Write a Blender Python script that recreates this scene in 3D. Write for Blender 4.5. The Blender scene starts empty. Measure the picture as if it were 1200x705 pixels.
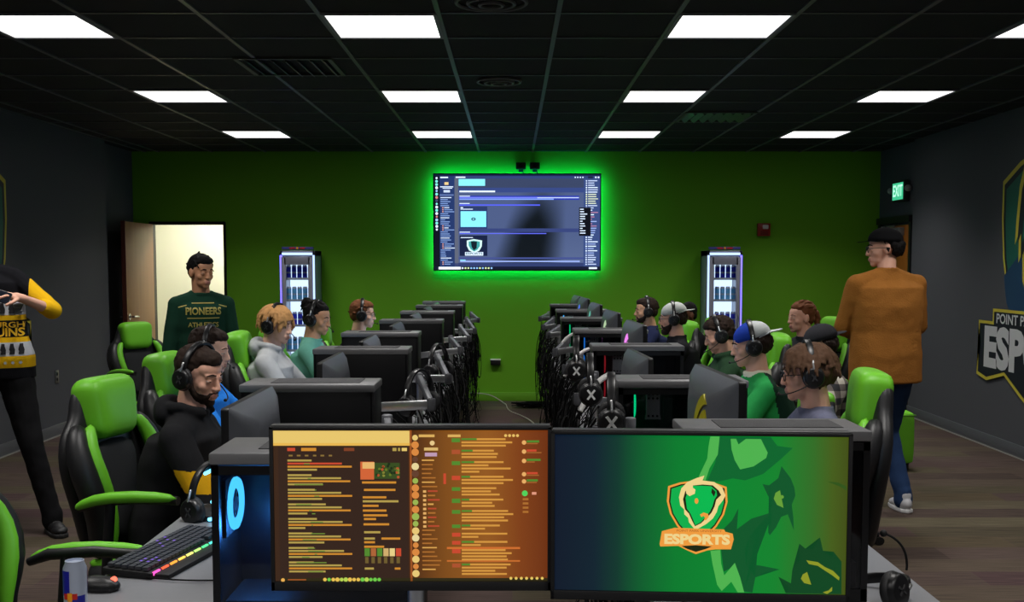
import bpy, bmesh, math, random
from mathutils import Vector, Matrix, Euler, noise
from mathutils.bvhtree import BVHTree
V = Vector
R = math.radians
PI = math.pi
random.seed(11)
scene = bpy.context.scene
COL = scene.collection

# ------------------------------------------------------------------ helpers
def srgb(r, g, b):
    def f(c):
        c /= 255.0
        return c / 12.92 if c <= 0.04045 else ((c + 0.055) / 1.055) ** 2.4
    return (f(r), f(g), f(b), 1.0)

MATS = {}
def mat(name, col, rough=0.6, metal=0.0, emit=None, es=0.0, bump=0.0, bscale=200.0, spec=0.5,
        mottled=0.0, mscale=8.0, trans=0.0, ior=1.45, alpha=1.0, stretch=None):
    if name in MATS:
        return MATS[name]
    m = bpy.data.materials.new(name); m.use_nodes = True
    nt = m.node_tree; b = nt.nodes['Principled BSDF']
    b.inputs['Base Color'].default_value = col
    b.inputs['Roughness'].default_value = rough
    b.inputs['Metallic'].default_value = metal
    b.inputs['Specular IOR Level'].default_value = spec
    b.inputs['Transmission Weight'].default_value = trans
    b.inputs['IOR'].default_value = ior
    b.inputs['Alpha'].default_value = alpha
    if emit is not None:
        b.inputs['Emission Color'].default_value = emit
        b.inputs['Emission Strength'].default_value = es
    tc = nt.nodes.new('ShaderNodeTexCoord')
    src = tc.outputs['Object']
    if stretch:
        mp = nt.nodes.new('ShaderNodeMapping'); mp.inputs['Scale'].default_value = stretch
        nt.links.new(src, mp.inputs['Vector']); src = mp.outputs['Vector']
    if mottled > 0:
        n = nt.nodes.new('ShaderNodeTexNoise'); n.inputs['Scale'].default_value = mscale
        n.inputs['Detail'].default_value = 4
        nt.links.new(src, n.inputs['Vector'])
        mx = nt.nodes.new('ShaderNodeMix'); mx.data_type = 'RGBA'
        mx.inputs['A'].default_value = [c * (1 - mottled) for c in col[:3]] + [1]
        mx.inputs['B'].default_value = [min(1, c * (1 + mottled)) for c in col[:3]] + [1]
        nt.links.new(n.outputs['Fac'], mx.inputs['Factor'])
        nt.links.new(mx.outputs['Result'], b.inputs['Base Color'])
    if bump > 0:
        n = nt.nodes.new('ShaderNodeTexNoise'); n.inputs['Scale'].default_value = bscale
        n.inputs['Detail'].default_value = 3
        nt.links.new(src, n.inputs['Vector'])
        bp = nt.nodes.new('ShaderNodeBump'); bp.inputs['Strength'].default_value = bump
        bp.inputs['Distance'].default_value = 0.004
        nt.links.new(n.outputs['Fac'], bp.inputs['Height'])
        nt.links.new(bp.outputs['Normal'], b.inputs['Normal'])
    MATS[name] = m
    return m

def glow(name, col, s):
    if name in MATS: return MATS[name]
    m = bpy.data.materials.new(name); m.use_nodes = True
    nt = m.node_tree; nt.nodes.clear()
    e = nt.nodes.new('ShaderNodeEmission'); o = nt.nodes.new('ShaderNodeOutputMaterial')
    e.inputs['Color'].default_value = col; e.inputs['Strength'].default_value = s
    nt.links.new(e.outputs[0], o.inputs[0]); MATS[name] = m
    return m

def thin_glass(name, col, gl=0.12):
    if name in MATS: return MATS[name]
    m = bpy.data.materials.new(name); m.use_nodes = True
    nt = m.node_tree; nt.nodes.clear()
    tr = nt.nodes.new('ShaderNodeBsdfTransparent'); tr.inputs[0].default_value = col
    g = nt.nodes.new('ShaderNodeBsdfGlossy'); g.inputs['Roughness'].default_value = 0.03
    lw = nt.nodes.new('ShaderNodeLayerWeight'); lw.inputs[0].default_value = 0.5
    pw = nt.nodes.new('ShaderNodeMath'); pw.operation = 'POWER'; pw.inputs[1].default_value = 4; nt.links.new(lw.outputs['Facing'], pw.inputs[0])
    f = nt.nodes.new('ShaderNodeMath'); f.operation = 'MULTIPLY_ADD'; f.inputs[1].default_value = 0.7; f.inputs[2].default_value = 0.03; nt.links.new(pw.outputs[0], f.inputs[0])
    mx = nt.nodes.new('ShaderNodeMixShader'); o = nt.nodes.new('ShaderNodeOutputMaterial')
    nt.links.new(f.outputs[0], mx.inputs[0]); nt.links.new(tr.outputs[0], mx.inputs[1]); nt.links.new(g.outputs[0], mx.inputs[2]); nt.links.new(mx.outputs[0], o.inputs[0])
    MATS[name] = m
    return m

def screen_mat(name, s):
    if name in MATS: return MATS[name]
    m = bpy.data.materials.new(name); m.use_nodes = True
    nt = m.node_tree; b = nt.nodes['Principled BSDF']
    a = nt.nodes.new('ShaderNodeVertexColor'); a.layer_name = 'Col'
    b.inputs['Base Color'].default_value = (0.01, 0.01, 0.01, 1)
    b.inputs['Roughness'].default_value = 0.5; b.inputs['Specular IOR Level'].default_value = 0.12
    nt.links.new(a.outputs['Color'], b.inputs['Emission Color'])
    b.inputs['Emission Strength'].default_value = s
    MATS[name] = m
    return m

def painted_mat(name, rough=0.6):
    if name in MATS: return MATS[name]
    m = bpy.data.materials.new(name); m.use_nodes = True
    nt = m.node_tree; b = nt.nodes['Principled BSDF']
    a = nt.nodes.new('ShaderNodeVertexColor'); a.layer_name = 'Col'
    b.inputs['Roughness'].default_value = rough
    nt.links.new(a.outputs['Color'], b.inputs['Base Color'])
    MATS[name] = m
    return m

def link(o, parent=None):
    COL.objects.link(o)
    if parent is not None: o.parent = parent
    return o

def tag(o, label=None, cat=None, group=None, kind=None):
    if label: o['label'] = label
    if cat: o['category'] = cat
    if group: o['group'] = group
    if kind: o['kind'] = kind
    return o

def thing(name, label, cat, loc=(0, 0, 0), rz=0.0, group=None):
    o = bpy.data.objects.new(name, None); link(o)
    o.empty_display_size = 0.1
    o.location = loc; o.rotation_euler = (0, 0, rz)
    tag(o, label, cat, group)
    return o

def setmats(me, m):
    for x in (m if isinstance(m, (list, tuple)) else [m]): me.materials.append(x)

def shade(me, ang=40):
    me.polygons.foreach_set('use_smooth', [True] * len(me.polygons))
    if ang < 180:
        me.set_sharp_from_angle(angle=R(ang))

class PB:
    """collects shapes for one mesh"""
    def __init__(s, M=None):
        s.bm = bmesh.new(); s.M = M.copy() if M else Matrix(); s.mi = 0; s.vs = []; s.fs = []; s.fm = []
    def _mat(s, vs):
        fs = set()
        for v in vs:
            for f in v.link_faces: fs.add(f)
        for f in fs: f.material_index = s.mi
    def box(s, c, size, rot=None, bev=0.0):
        m = s.M @ Matrix.Translation(c) @ (rot.to_matrix().to_4x4() if isinstance(rot, Euler) else (rot or Matrix())) @ Matrix.Diagonal((*size, 1))
        vs = bmesh.ops.create_cube(s.bm, size=1, matrix=m)['verts']
        if bev > 0:
            es = set(); 
            for v in vs:
                for e in v.link_edges: es.add(e)
            r = bmesh.ops.bevel(s.bm, geom=list(es), offset=bev, segments=2, affect='EDGES', profile=0.5)
            vs = list({v for f in r['faces'] for v in f.verts})
        s._mat(vs); return s
    def ell(s, c, r, rot=None, u=16, v=10):
        m = s.M @ Matrix.Translation(c) @ (rot.to_matrix().to_4x4() if isinstance(rot, Euler) else (rot or Matrix())) @ Matrix.Diagonal((*r, 1))
        rings = [(math.sin(PI * k / v), -math.cos(PI * k / v)) for k in range(v + 1)]
        s._lathe(m, rings, u); return s
    def _lathe(s, m, rings, u):
        """rings: (radius, z); zero radius at the ends closes to a pole"""
        b = len(s.vs); idx = []
        cs = [(math.cos(2 * PI * i / u), math.sin(2 * PI * i / u)) for i in range(u)]
        for r, z in rings:
            if r < 1e-7: idx.append([len(s.vs)]); s.vs.append(tuple(m @ V((0, 0, z))))
            else:
                idx.append(list(range(len(s.vs), len(s.vs) + u)))
                for c, n in cs: s.vs.append(tuple(m @ V((r * c, r * n, z))))
        for A, B in zip(idx, idx[1:]):
            for i in range(u):
                j = (i + 1) % u
                if len(A) == 1: s.fs.append((A[0], B[j], B[i]))
                elif len(B) == 1: s.fs.append((A[i], A[j], B[0]))
                else: s.fs.append((A[i], A[j], B[j], B[i]))
                s.fm.append(s.mi)
        for L, rev in ((idx[0], True), (idx[-1], False)):
            if len(L) > 1: s.fs.append(tuple(L[::-1] if rev else L)); s.fm.append(s.mi)
    def cap(s, a, b, ra, rb=None, flat=False, seg=14):
        a = V(a); b = V(b); rb = ra if rb is None else rb
        d = b - a; L = d.length
        if L < 1e-6: return s
        m = s.M @ Matrix.Translation(a) @ d.to_track_quat('Z', 'Y').to_matrix().to_4x4()
        if flat: s._lathe(m, [(ra, 0), (rb, L)], seg)
        else:
            h = [R(18 * k) for k in range(6)]
            rings = [(ra * math.sin(t), -ra * math.cos(t)) for t in h] + [(rb * math.cos(t), L + rb * math.sin(t)) for t in h]
            rings[0] = (0, -ra); rings[-1] = (0, L + rb)
            s._lathe(m, rings, seg)
        return s
    def chain(s, pts, rad, **k):
        for i in range(len(pts) - 1):
            r0 = rad[i] if isinstance(rad, (list, tuple)) else rad
            r1 = rad[i + 1] if isinstance(rad, (list, tuple)) else rad
            s.cap(pts[i], pts[i + 1], r0, r1, **k)
        return s
    def loft(s, rings, seg=24, power=2.0):
        """rings: (center, rx, ry) horizontal ellipses"""
        loops = []
        for c, rx, ry in rings:
            lp = []
            for i in range(seg):
                a = 2 * PI * i / seg
                ca, sa = math.cos(a), math.sin(a)
                x = math.copysign(abs(ca) ** (2 / power), ca) * rx
                y = math.copysign(abs(sa) ** (2 / power), sa) * ry
                lp.append(s.bm.verts.new(s.M @ (V(c) + V((x, y, 0)))))
            loops.append(lp)
        fs = []
        for a, b in zip(loops, loops[1:]):
            for i in range(seg):
                j = (i + 1) % seg
                fs.append(s.bm.faces.new((a[i], a[j], b[j], b[i])))
        fs.append(s.bm.faces.new(loops[0][::-1])); fs.append(s.bm.faces.new(loops[-1]))
        for f in fs: f.material_index = s.mi
        return s
    def tube(s, pts, r, seg=8):
        pts = [V(p) for p in pts]
        if len(pts) < 2: return s
        loops = []; up = V((0.13, 0.21, 0.97))
        for i, p in enumerate(pts):
            t = (pts[min(i + 1, len(pts) - 1)] - pts[max(i - 1, 0)]).normalized()
            if abs(t.dot(up)) > 0.97: up = V((1, 0.1, 0))
            x = t.cross(up).normalized(); y = t.cross(x).normalized()
            rr = r[i] if isinstance(r, (list, tuple)) else r
            loops.append([s.bm.verts.new(s.M @ (p + (x * math.cos(2 * PI * k / seg) + y * math.sin(2 * PI * k / seg)) * rr)) for k in range(seg)])
        fs = []
        for a, b in zip(loops, loops[1:]):
            for k in range(seg):
                j = (k + 1) % seg
                fs.append(s.bm.faces.new((a[k], a[j], b[j], b[k])))
        fs.append(s.bm.faces.new(loops[0][::-1])); fs.append(s.bm.faces.new(loops[-1]))
        for f in fs: f.material_index = s.mi
        return s
    def prism(s, pts, t, frame):
        """2D outline pts extruded by t along frame z; frame: Matrix mapping (x,y,z)"""
        lo = [s.bm.verts.new(s.M @ frame @ V((x, y, 0))) for x, y in pts]
        hi = [s.bm.verts.new(s.M @ frame @ V((x, y, t))) for x, y in pts]
        n = len(pts); fs = [s.bm.faces.new(lo[::-1]), s.bm.faces.new(hi)]
        for i in range(n):
            j = (i + 1) % n
            fs.append(s.bm.faces.new((lo[i], lo[j], hi[j], hi[i])))
        for f in fs: f.material_index = s.mi
        return s
    def pillow(s, pts, t, frame, edge=0.35):
        """soft cushion over 2D outline"""
        cx = sum(p[0] for p in pts) / len(pts); cy = sum(p[1] for p in pts) / len(pts)
        prof = [(0.0, -0.5), (0.55, -0.5), (0.85, -0.44), (0.96, -0.3), (1.0, -0.1), (1.0, 0.1), (0.96, 0.3), (0.85, 0.44), (0.55, 0.5), (0.0, 0.5)]
        loops = []
        for sc, z in prof:
            if sc == 0: loops.append([s.bm.verts.new(s.M @ frame @ V((cx, cy, z * t)))])
            else: loops.append([s.bm.verts.new(s.M @ frame @ V((cx + (x - cx) * sc, cy + (y - cy) * sc, z * t))) for x, y in pts])
        n = len(pts); fs = []
        for a, b in zip(loops, loops[1:]):
            for i in range(n):
                j = (i + 1) % n
                if len(a) == 1: fs.append(s.bm.faces.new((a[0], b[j], b[i])))
                elif len(b) == 1: fs.append(s.bm.faces.new((a[i], a[j], b[0])))
                else: fs.append(s.bm.faces.new((a[i], a[j], b[j], b[i])))
        for f in fs: f.material_index = s.mi
        return s
    def build(s, name, m, parent=None, voxel=None, smooth=3, ang=40, wob=0.0, ws=9.0, bevel=0.0, subd=0, paint=None):
        if s.vs:
            tm = bpy.data.meshes.new('t'); tm.from_pydata(s.vs, [], s.fs); tm.polygons.foreach_set('material_index', s.fm)
            s.bm.from_mesh(tm); bpy.data.meshes.remove(tm)
        bmesh.ops.recalc_face_normals(s.bm, faces=s.bm.faces)
        me = bpy.data.meshes.new(name); s.bm.to_mesh(me); s.bm.free()
        if voxel or bevel or subd:
            t = bpy.data.objects.new('tmp', me); COL.objects.link(t)
            if voxel:
                md = t.modifiers.new('r', 'REMESH'); md.mode = 'VOXEL'; md.voxel_size = voxel; md.use_smooth_shade = True
                if smooth:
                    md = t.modifiers.new('s', 'SMOOTH'); md.iterations = smooth; md.factor = 0.5
            if bevel:
                md = t.modifiers.new('b', 'BEVEL'); md.width = bevel; md.segments = 2; md.limit_method = 'ANGLE'; md.angle_limit = R(35)
            if subd:
                md = t.modifiers.new('u', 'SUBSURF'); md.levels = subd; md.render_levels = subd
            dg = bpy.context.evaluated_depsgraph_get()
            me2 = bpy.data.meshes.new_from_object(t.evaluated_get(dg))
            bpy.data.objects.remove(t); bpy.data.meshes.remove(me); me = me2; me.name = name
        me.materials.clear(); setmats(me, m)
        if wob:
            nn = [v.normal.copy() for v in me.vertices]
            for v, n in zip(me.vertices, nn):
                p = v.co
                w = noise.noise(V((p.x * ws, p.y * ws, p.z * ws * 1.6))) + 0.5 * noise.noise(p * ws * 2.3 + V((7, 3, 1)))
                v.co = p + n * w * wob
        if paint:
            me.polygons.foreach_set('material_index', [paint(p.center) for p in me.polygons])
        shade(me, 180 if voxel else ang)
        o = bpy.data.objects.new(name, me); link(o, parent)
        return o

def simple(name, m, parent, f, **k):
    p = PB(); f(p); return p.build(name, m, parent, **k)

def copy_tree(o, parent=None):
    c = o.copy(); COL.objects.link(c)
    if parent is not None: c.parent = parent
    for ch in list(o.children): copy_tree(ch, c)
    return c

def text2d(s, size=1.0, off=0.0, align='CENTER', spacing=1.0):
    cu = bpy.data.curves.new('t', 'FONT'); cu.body = s; cu.size = size; cu.offset = off
    cu.align_x = align; cu.align_y = 'CENTER'; cu.space_character = spacing; cu.resolution_u = 3
    o = bpy.data.objects.new('t', cu); COL.objects.link(o)
    dg = bpy.context.evaluated_depsgraph_get()
    me = bpy.data.meshes.new_from_object(o.evaluated_get(dg))
    vs = [(v.co.x, v.co.y) for v in me.vertices]; fs = [tuple(p.vertices) for p in me.polygons]
    bpy.data.objects.remove(o); bpy.data.curves.remove(cu); bpy.data.meshes.remove(me)
    return vs, fs

class Flat:
    """flat coloured artwork: polygons in 2D stacked by tiny offsets, mapped by frame (x right, y up, z out)"""
    def __init__(s, frame, dz=0.0004):
        s.bm = bmesh.new(); s.F = frame; s.dz = dz
        s.cl = s.bm.loops.layers.color.new('Col') if False else s.bm.loops.layers.float_color.new('Col')
    def poly(s, pts, col, layer=1):
        vs = [s.bm.verts.new(s.F @ V((x, y, layer * s.dz))) for x, y in pts]
        f = s.bm.faces.new(vs)
        for l in f.loops: l[s.cl] = col
        if len(pts) > 4:
            bmesh.ops.triangulate(s.bm, faces=[f])
        return s
    def rect(s, x0, y0, x1, y1, col, layer=1):
        return s.poly([(x0, y0), (x1, y0), (x1, y1), (x0, y1)], col, layer)
    def disc(s, x, y, r, col, layer=1, n=12, ry=None):
        ry = ry or r
        return s.poly([(x + r * math.cos(2 * PI * i / n), y + ry * math.sin(2 * PI * i / n)) for i in range(n)], col, layer)
    def text(s, body, x, y, size, col, layer=3, off=0.0, sx=1.0, width=None, spacing=1.0):
        vs, fs = text2d(body, 1.0, off, spacing=spacing); vs = [(a * size, b * size) for a, b in vs]
        if width:
            w = max(v[0] for v in vs) - min(v[0] for v in vs); sx = width / w
        bv = [s.bm.verts.new(s.F @ V((x + a * sx, y + b, layer * s.dz))) for a, b in vs]
        for t in fs:
            try: f = s.bm.faces.new([bv[i] for i in t])
            except ValueError: continue
            for l in f.loops: l[s.cl] = col
        return s
    def grad(s, x0, y0, x1, y1, stops, layer=0, vert=False, n=40):
        def cc(t):
            for (a, ca), (b, cb) in zip(stops, stops[1:]):
                if t <= b:
                    k = (t - a) / max(1e-6, b - a); return [ca[i] * (1 - k) + cb[i] * k for i in range(3)] + [1]
            return stops[-1][1]
        for i in range(n):
            t0, t1 = i / n, (i + 1) / n
            if vert: P = [(x0, y0 + (y1 - y0) * t0), (x1, y0 + (y1 - y0) * t0), (x1, y0 + (y1 - y0) * t1), (x0, y0 + (y1 - y0) * t1)]; T = [t0, t0, t1, t1]
            else: P = [(x0 + (x1 - x0) * t0, y0), (x0 + (x1 - x0) * t1, y0), (x0 + (x1 - x0) * t1, y1), (x0 + (x1 - x0) * t0, y1)]; T = [t0, t1, t1, t0]
            f = s.bm.faces.new([s.bm.verts.new(s.F @ V((x, y, layer * s.dz))) for x, y in P])
            for l, t in zip(f.loops, T): l[s.cl] = cc(t)
        return s
    def build(s, name, m, parent=None, surf=None, lift=0.002, back=None):
        if surf is not None:     # wrap the print onto a garment
            for _ in range(2):
                es = [e for e in s.bm.edges if e.calc_length() > 0.02]
                if es: bmesh.ops.subdivide_edges(s.bm, edges=es, cuts=1)
            bmesh.ops.triangulate(s.bm, faces=s.bm.faces)
            bv = BVHTree.FromPolygons([v.co for v in surf.data.vertices], [p.vertices for p in surf.data.polygons])
            n = (s.F.to_3x3() @ V((0, 0, 1))).normalized()
            org = s.F.to_translation()
            for v in s.bm.verts:
                h = (v.co - org).dot(n)
                hit = bv.ray_cast(v.co - n * h + n * 0.6, -n)
                if hit[0]: v.co = hit[0] + n * (lift + h)
        me = bpy.data.meshes.new(name); s.bm.to_mesh(me); s.bm.free(); setmats(me, m)
        o = bpy.data.objects.new(name, me); link(o, parent)
        return o

def frame(o, x, y):
    """matrix with origin o, x axis, y axis"""
    x = V(x).normalized(); y = V(y); z = x.cross(y).normalized(); y = z.cross(x)
    return Matrix(((x.x, y.x, z.x, o[0]), (x.y, y.y, z.y, o[1]), (x.z, y.z, z.z, o[2]), (0, 0, 0, 1)))

# ------------------------------------------------------------------ camera
H = 1.5945
cam = bpy.data.cameras.new('camera'); co = bpy.data.objects.new('camera', cam); link(co)
co.location = (0, 0, H); co.rotation_euler = (R(90 - 4.14), 0, 0)
cam.sensor_width = 36; cam.lens = 36 * 1271 / 1200; cam.shift_y = 47.5 / 1200
cam.clip_start = 0.05; cam.clip_end = 100
scene.camera = co
scene.view_settings.view_transform = 'Standard'; scene.view_settings.look = 'None'
scene.view_settings.gamma = 1; scene.view_settings.use_curve_mapping = False
scene.view_settings.exposure = 0.0
w = bpy.data.worlds.new('w'); scene.world = w; w.use_nodes = True
w.node_tree.nodes['Background'].inputs[0].default_value = (0.05, 0.055, 0.07, 1)
w.node_tree.nodes['Background'].inputs[1].default_value = 0.15
scene.cycles.use_denoising = True
scene.cycles.max_bounces = 6
scene.cycles.sample_clamp_indirect = 4.0

CEIL = 2.863; YB = 12.5; XL = -4.20; XR = 4.15; YF = -2.6; TILE = 0.6096
TH = 0.12
def struct(name, m, f, **k):
    o = simple(name, m, None, f, **k); o['kind'] = 'structure'; return o

# ------------------------------------------------------------------ room
def carpet():
    m = bpy.data.materials.new('carpet tiles'); m.use_nodes = True; nt = m.node_tree; b = nt.nodes['Principled BSDF']
    b.inputs['Roughness'].default_value = 0.95; b.inputs['Specular IOR Level'].default_value = 0.15
    tc = nt.nodes.new('ShaderNodeTexCoord')
    br = nt.nodes.new('ShaderNodeTexBrick'); br.inputs['Scale'].default_value = 1.0
    br.inputs['Brick Width'].default_value = 0.95; br.inputs['Row Height'].default_value = 0.24
    br.inputs['Mortar Size'].default_value = 0.002; br.offset = 0.5
    br.inputs['Color1'].default_value = (0, 0, 0, 1); br.inputs['Color2'].default_value = (1, 1, 1, 1); br.inputs['Mortar'].default_value = (0.3, 0.3, 0.3, 1)
    nt.links.new(tc.outputs['Object'], br.inputs['Vector'])
    rp = nt.nodes.new('ShaderNodeValToRGB'); e = rp.color_ramp.elements
    e[0].position = 0; e[0].color = srgb(78, 66, 60); e[1].position = 1; e[1].color = srgb(96, 84, 66)
    for p, c in ((0.25, srgb(92, 78, 72)), (0.45, srgb(84, 66, 66)), (0.65, srgb(100, 92, 74)), (0.82, srgb(82, 74, 60))):
        x = e.new(p); x.color = c
    nt.links.new(br.outputs['Color'], rp.inputs['Fac'])
    mp = nt.nodes.new('ShaderNodeMapping'); mp.inputs['Scale'].default_value = (1.2, 60, 1)
    nt.links.new(tc.outputs['Object'], mp.inputs['Vector'])
    n = nt.nodes.new('ShaderNodeTexNoise'); n.inputs['Scale'].default_value = 3; n.inputs['Detail'].default_value = 6
    nt.links.new(mp.outputs['Vector'], n.inputs['Vector'])
    mr = nt.nodes.new('ShaderNodeMapRange'); mr.inputs['From Min'].default_value = 0.3; mr.inputs['From Max'].default_value = 0.7
    mr.inputs['To Min'].default_value = 0.42; mr.inputs['To Max'].default_value = 1.25
    nt.links.new(n.outputs['Fac'], mr.inputs['Value'])
    mx = nt.nodes.new('ShaderNodeVectorMath'); mx.operation = 'MULTIPLY'
    nt.links.new(rp.outputs['Color'], mx.inputs[0]); nt.links.new(mr.outputs['Result'], mx.inputs[1])
    nt.links.new(mx.outputs['Vector'], b.inputs['Base Color'])
    bp = nt.nodes.new('ShaderNodeBump'); bp.inputs['Strength'].default_value = 0.4; bp.inputs['Distance'].default_value = 0.004
    nt.links.new(n.outputs['Fac'], bp.inputs['Height']); nt.links.new(bp.outputs['Normal'], b.inputs['Normal'])
    return m
M_green = mat('green wall paint', srgb(106, 172, 36), 0.75, bump=0.1, bscale=300, spec=0.25)
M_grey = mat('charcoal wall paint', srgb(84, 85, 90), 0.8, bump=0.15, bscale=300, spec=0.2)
M_black = mat('dark recess wall', srgb(30, 31, 33), 0.8, spec=0.2, bump=0.1)  # darker tone for the set-back wall ends near the back corners
M_cream = mat('cream corridor paint', srgb(232, 228, 212), 0.8)
M_base = mat('grey vinyl baseboard', srgb(88, 90, 96), 0.5)
M_gbase = mat('green painted baseboard', srgb(104, 165, 38), 0.5)
M_tile = mat('black ceiling tile', srgb(34, 35, 38), 0.85, bump=0.5, bscale=250, spec=0.3)
M_tbar = mat('black ceiling rail', srgb(78, 80, 84), 0.45, spec=0.6)

struct('floor', carpet(), lambda p: p.box((0, (YF + YB) / 2, -0.05), (8.9, YB - YF + 0.3, 0.1)))
# door opening in the back wall
DX0, DX1, DZ = -4.15, -3.29, 2.06
def back(p):
    p.box(((DX1 + 4.5) / 2, YB + TH / 2, CEIL / 2), (4.5 - DX1, TH, CEIL))
    p.box(((DX0 + DX1) / 2, YB + TH / 2, (DZ + CEIL) / 2), (DX1 - DX0, TH, CEIL - DZ))
    p.box(((-4.6 + DX0) / 2, YB + TH / 2, CEIL / 2), (DX0 + 4.6, TH, CEIL))
struct('wall_back', M_green, back)
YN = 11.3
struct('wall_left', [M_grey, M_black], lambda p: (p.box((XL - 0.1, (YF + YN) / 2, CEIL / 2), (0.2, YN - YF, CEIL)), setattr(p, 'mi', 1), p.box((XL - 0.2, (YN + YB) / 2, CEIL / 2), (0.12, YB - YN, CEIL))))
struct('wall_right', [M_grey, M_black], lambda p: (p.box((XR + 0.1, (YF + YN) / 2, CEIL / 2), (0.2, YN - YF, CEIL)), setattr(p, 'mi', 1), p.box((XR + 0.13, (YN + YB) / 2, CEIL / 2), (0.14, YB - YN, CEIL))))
struct('wall_front', M_grey, lambda p: p.box((0, YF - 0.06, CEIL / 2), (8.8, 0.12, CEIL)))
struct('baseboard_back', M_gbase, lambda p: (p.box(((DX1 + 4.2) / 2 + 0.03, YB - 0.006, 0.05), (4.2 - DX1 - 0.06, 0.012, 0.1), bev=0.003)))
struct('baseboard_left', M_base, lambda p: (p.box((XL + 0.006, (YF + YN) / 2, 0.055), (0.012, YN - YF, 0.11), bev=0.003)))
struct('baseboard_right', M_base, lambda p: (p.box((XR - 0.006, (YF + YN) / 2, 0.055), (0.012, YN - YF, 0.11), bev=0.003)))
M_paleline = mat('pale floor trim', srgb(150, 148, 142), 0.4)  # pale strip along the foot of both side walls
struct('trim_1', M_paleline, lambda p: p.box((XL + 0.014, (YF + YN) / 2, 0.005), (0.012, YN - YF, 0.01)))
struct('trim_2', M_paleline, lambda p: p.box((XR - 0.014, (YF + YN) / 2, 0.005), (0.012, YN - YF, 0.01)))
# corridor beyond the doorway
def corr(p):
    p.box((-4.3, 14.6, 1.35), (3.4, 0.1, 2.7)); p.box((-5.3, 13.6, 1.35), (0.1, 1.96, 2.7)); p.box((-2.6, 13.6, 1.35), (0.1, 1.96, 2.7))
struct('wall_corridor', M_cream, corr)
struct('floor_corridor', mat('corridor floor', srgb(150, 140, 120), 0.6), lambda p: p.box((-4, 13.6, -0.05), (2.9, 1.9, 0.1)))
struct('ceiling_corridor', M_cream, lambda p: p.box((-4, 13.6, 2.75), (2.9, 1.96, 0.1)))
# ceiling
XLN = [-4.19] + [(0.185 + 0.4805 * k) * 1.2687 for k in range(-7, 7) if -4.19 < (0.185 + 0.4805 * k) * 1.2687 < 4.14]
YLN = [5.61 + TILE * k for k in range(-14, 12) if -2.6 < 5.61 + TILE * k < 12.5]
struct('ceiling', M_tile, lambda p: p.box((0, (YF + YB) / 2, CEIL + 0.05), (8.8, YB - YF + 0.2, 0.1)))
def grid(p):
    for x in XLN: p.box((x, (YF + YB) / 2, CEIL - 0.004), (0.026, YB - YF, 0.008))
    for y in YLN: p.box((0, y, CEIL - 0.0034), (8.3, 0.02, 0.0066))
struct('trim_3', M_tbar, grid)

# ceiling lights
M_diff = glow('lit diffuser', (1.0, 0.985, 0.96, 1), 2.2)
M_frame = mat('white light frame', srgb(120, 122, 130), 0.5)
cx = [(-1.737 - 0.24) * 1.2687, (-0.776 + 0.24) * 1.2687, (0.6656 + 0.24) * 1.2687, (2.107 + 0.24) * 1.2687]
cy = [5.915 + 2.438 * k for k in (-3, -2, -1, 0, 1, 2)]
for x in cx:
    for y in cy:
        ld = bpy.data.lights.new('panel_lamp', 'AREA'); ld.shape = 'SQUARE'; ld.size = 0.55; ld.energy = 13.5; ld.spread = R(120)
        ld.color = (1.0, 0.97, 0.93)
        lo = bpy.data.objects.new('panel_lamp', ld); link(lo); lo.location = (x, y, CEIL - 0.014)
proto = None
colname = ['outer left', 'inner left', 'inner right', 'outer right']
rown = {3: 'near', 4: 'middle', 5: 'far'}
for i, x in enumerate(cx):
    for j, y in enumerate(cy):
        if proto is None:
            t = proto = thing('ceiling_light', 'x', 'ceiling light', (x, y, CEIL))
            def fr(p):
                for s in (-1, 1):
                    p.box((s * 0.288, 0, -0.006), (0.02, 0.596, 0.012)); p.box((0, s * 0.288, -0.006), (0.596, 0.02, 0.012))
            simple('frame', M_frame, t, fr)
            simple('diffuser', M_diff, t, lambda p: p.box((0, 0, -0.004), (0.556, 0.556, 0.006)))
        else:
            t = copy_tree(proto); t.location = (x, y, CEIL)
        if j >= 3:
            t['label'] = f'square white recessed ceiling light, {rown[j]} one of the {colname[i]} row'
        else:
            t['label'] = 'square white recessed ceiling light in the half of the room behind the operator desk'
            t['group'] = 'ceiling lights behind the view'
# vents and round diffusers
M_vent = mat('dark vent metal', srgb(66, 68, 60), 0.45, metal=0.3)
def vent(x, y, label):
    t = thing('ceiling_vent', label, 'vent', (x, y, CEIL))
    def f(p):
        for s in (-1, 1):
            p.box((s * 0.29, 0, -0.008), (0.03, 0.6, 0.016)); p.box((0, s * 0.29, -0.008), (0.6, 0.03, 0.016))
    simple('frame', M_vent, t, f)
    for k in range(7):
        simple('slat', M_vent, t, lambda p: p.box((-0.24 + 0.08 * k, 0, -0.012), (0.05, 0.54, 0.004), Euler((0, R(38), 0))))
vent(-1.42, 7.1, 'slatted square ceiling vent left of the inner left lights')
vent(1.76, 9.5, 'slatted square ceiling vent between the inner right and outer right lights')
def rdiff(x, y, r, label):
    t = thing('round_ceiling_diffuser', label, 'air diffuser', (x, y, CEIL))
    for k, rr in enumerate((r, r * 0.66, r * 0.33)):
        pts = [V((rr * math.cos(a * PI / 16), rr * math.sin(a * PI / 16), -0.012 - 0.006 * k)) for a in range(33)]
        simple('ring', M_tbar, t, lambda p: p.tube(pts, 0.010, 6))
rdiff(-0.1, 5.35, 0.17, 'round black ceiling diffuser at the top edge of the view')
rdiff(-0.09, 7.65, 0.15, 'round black ceiling diffuser between the middle lights')

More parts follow.
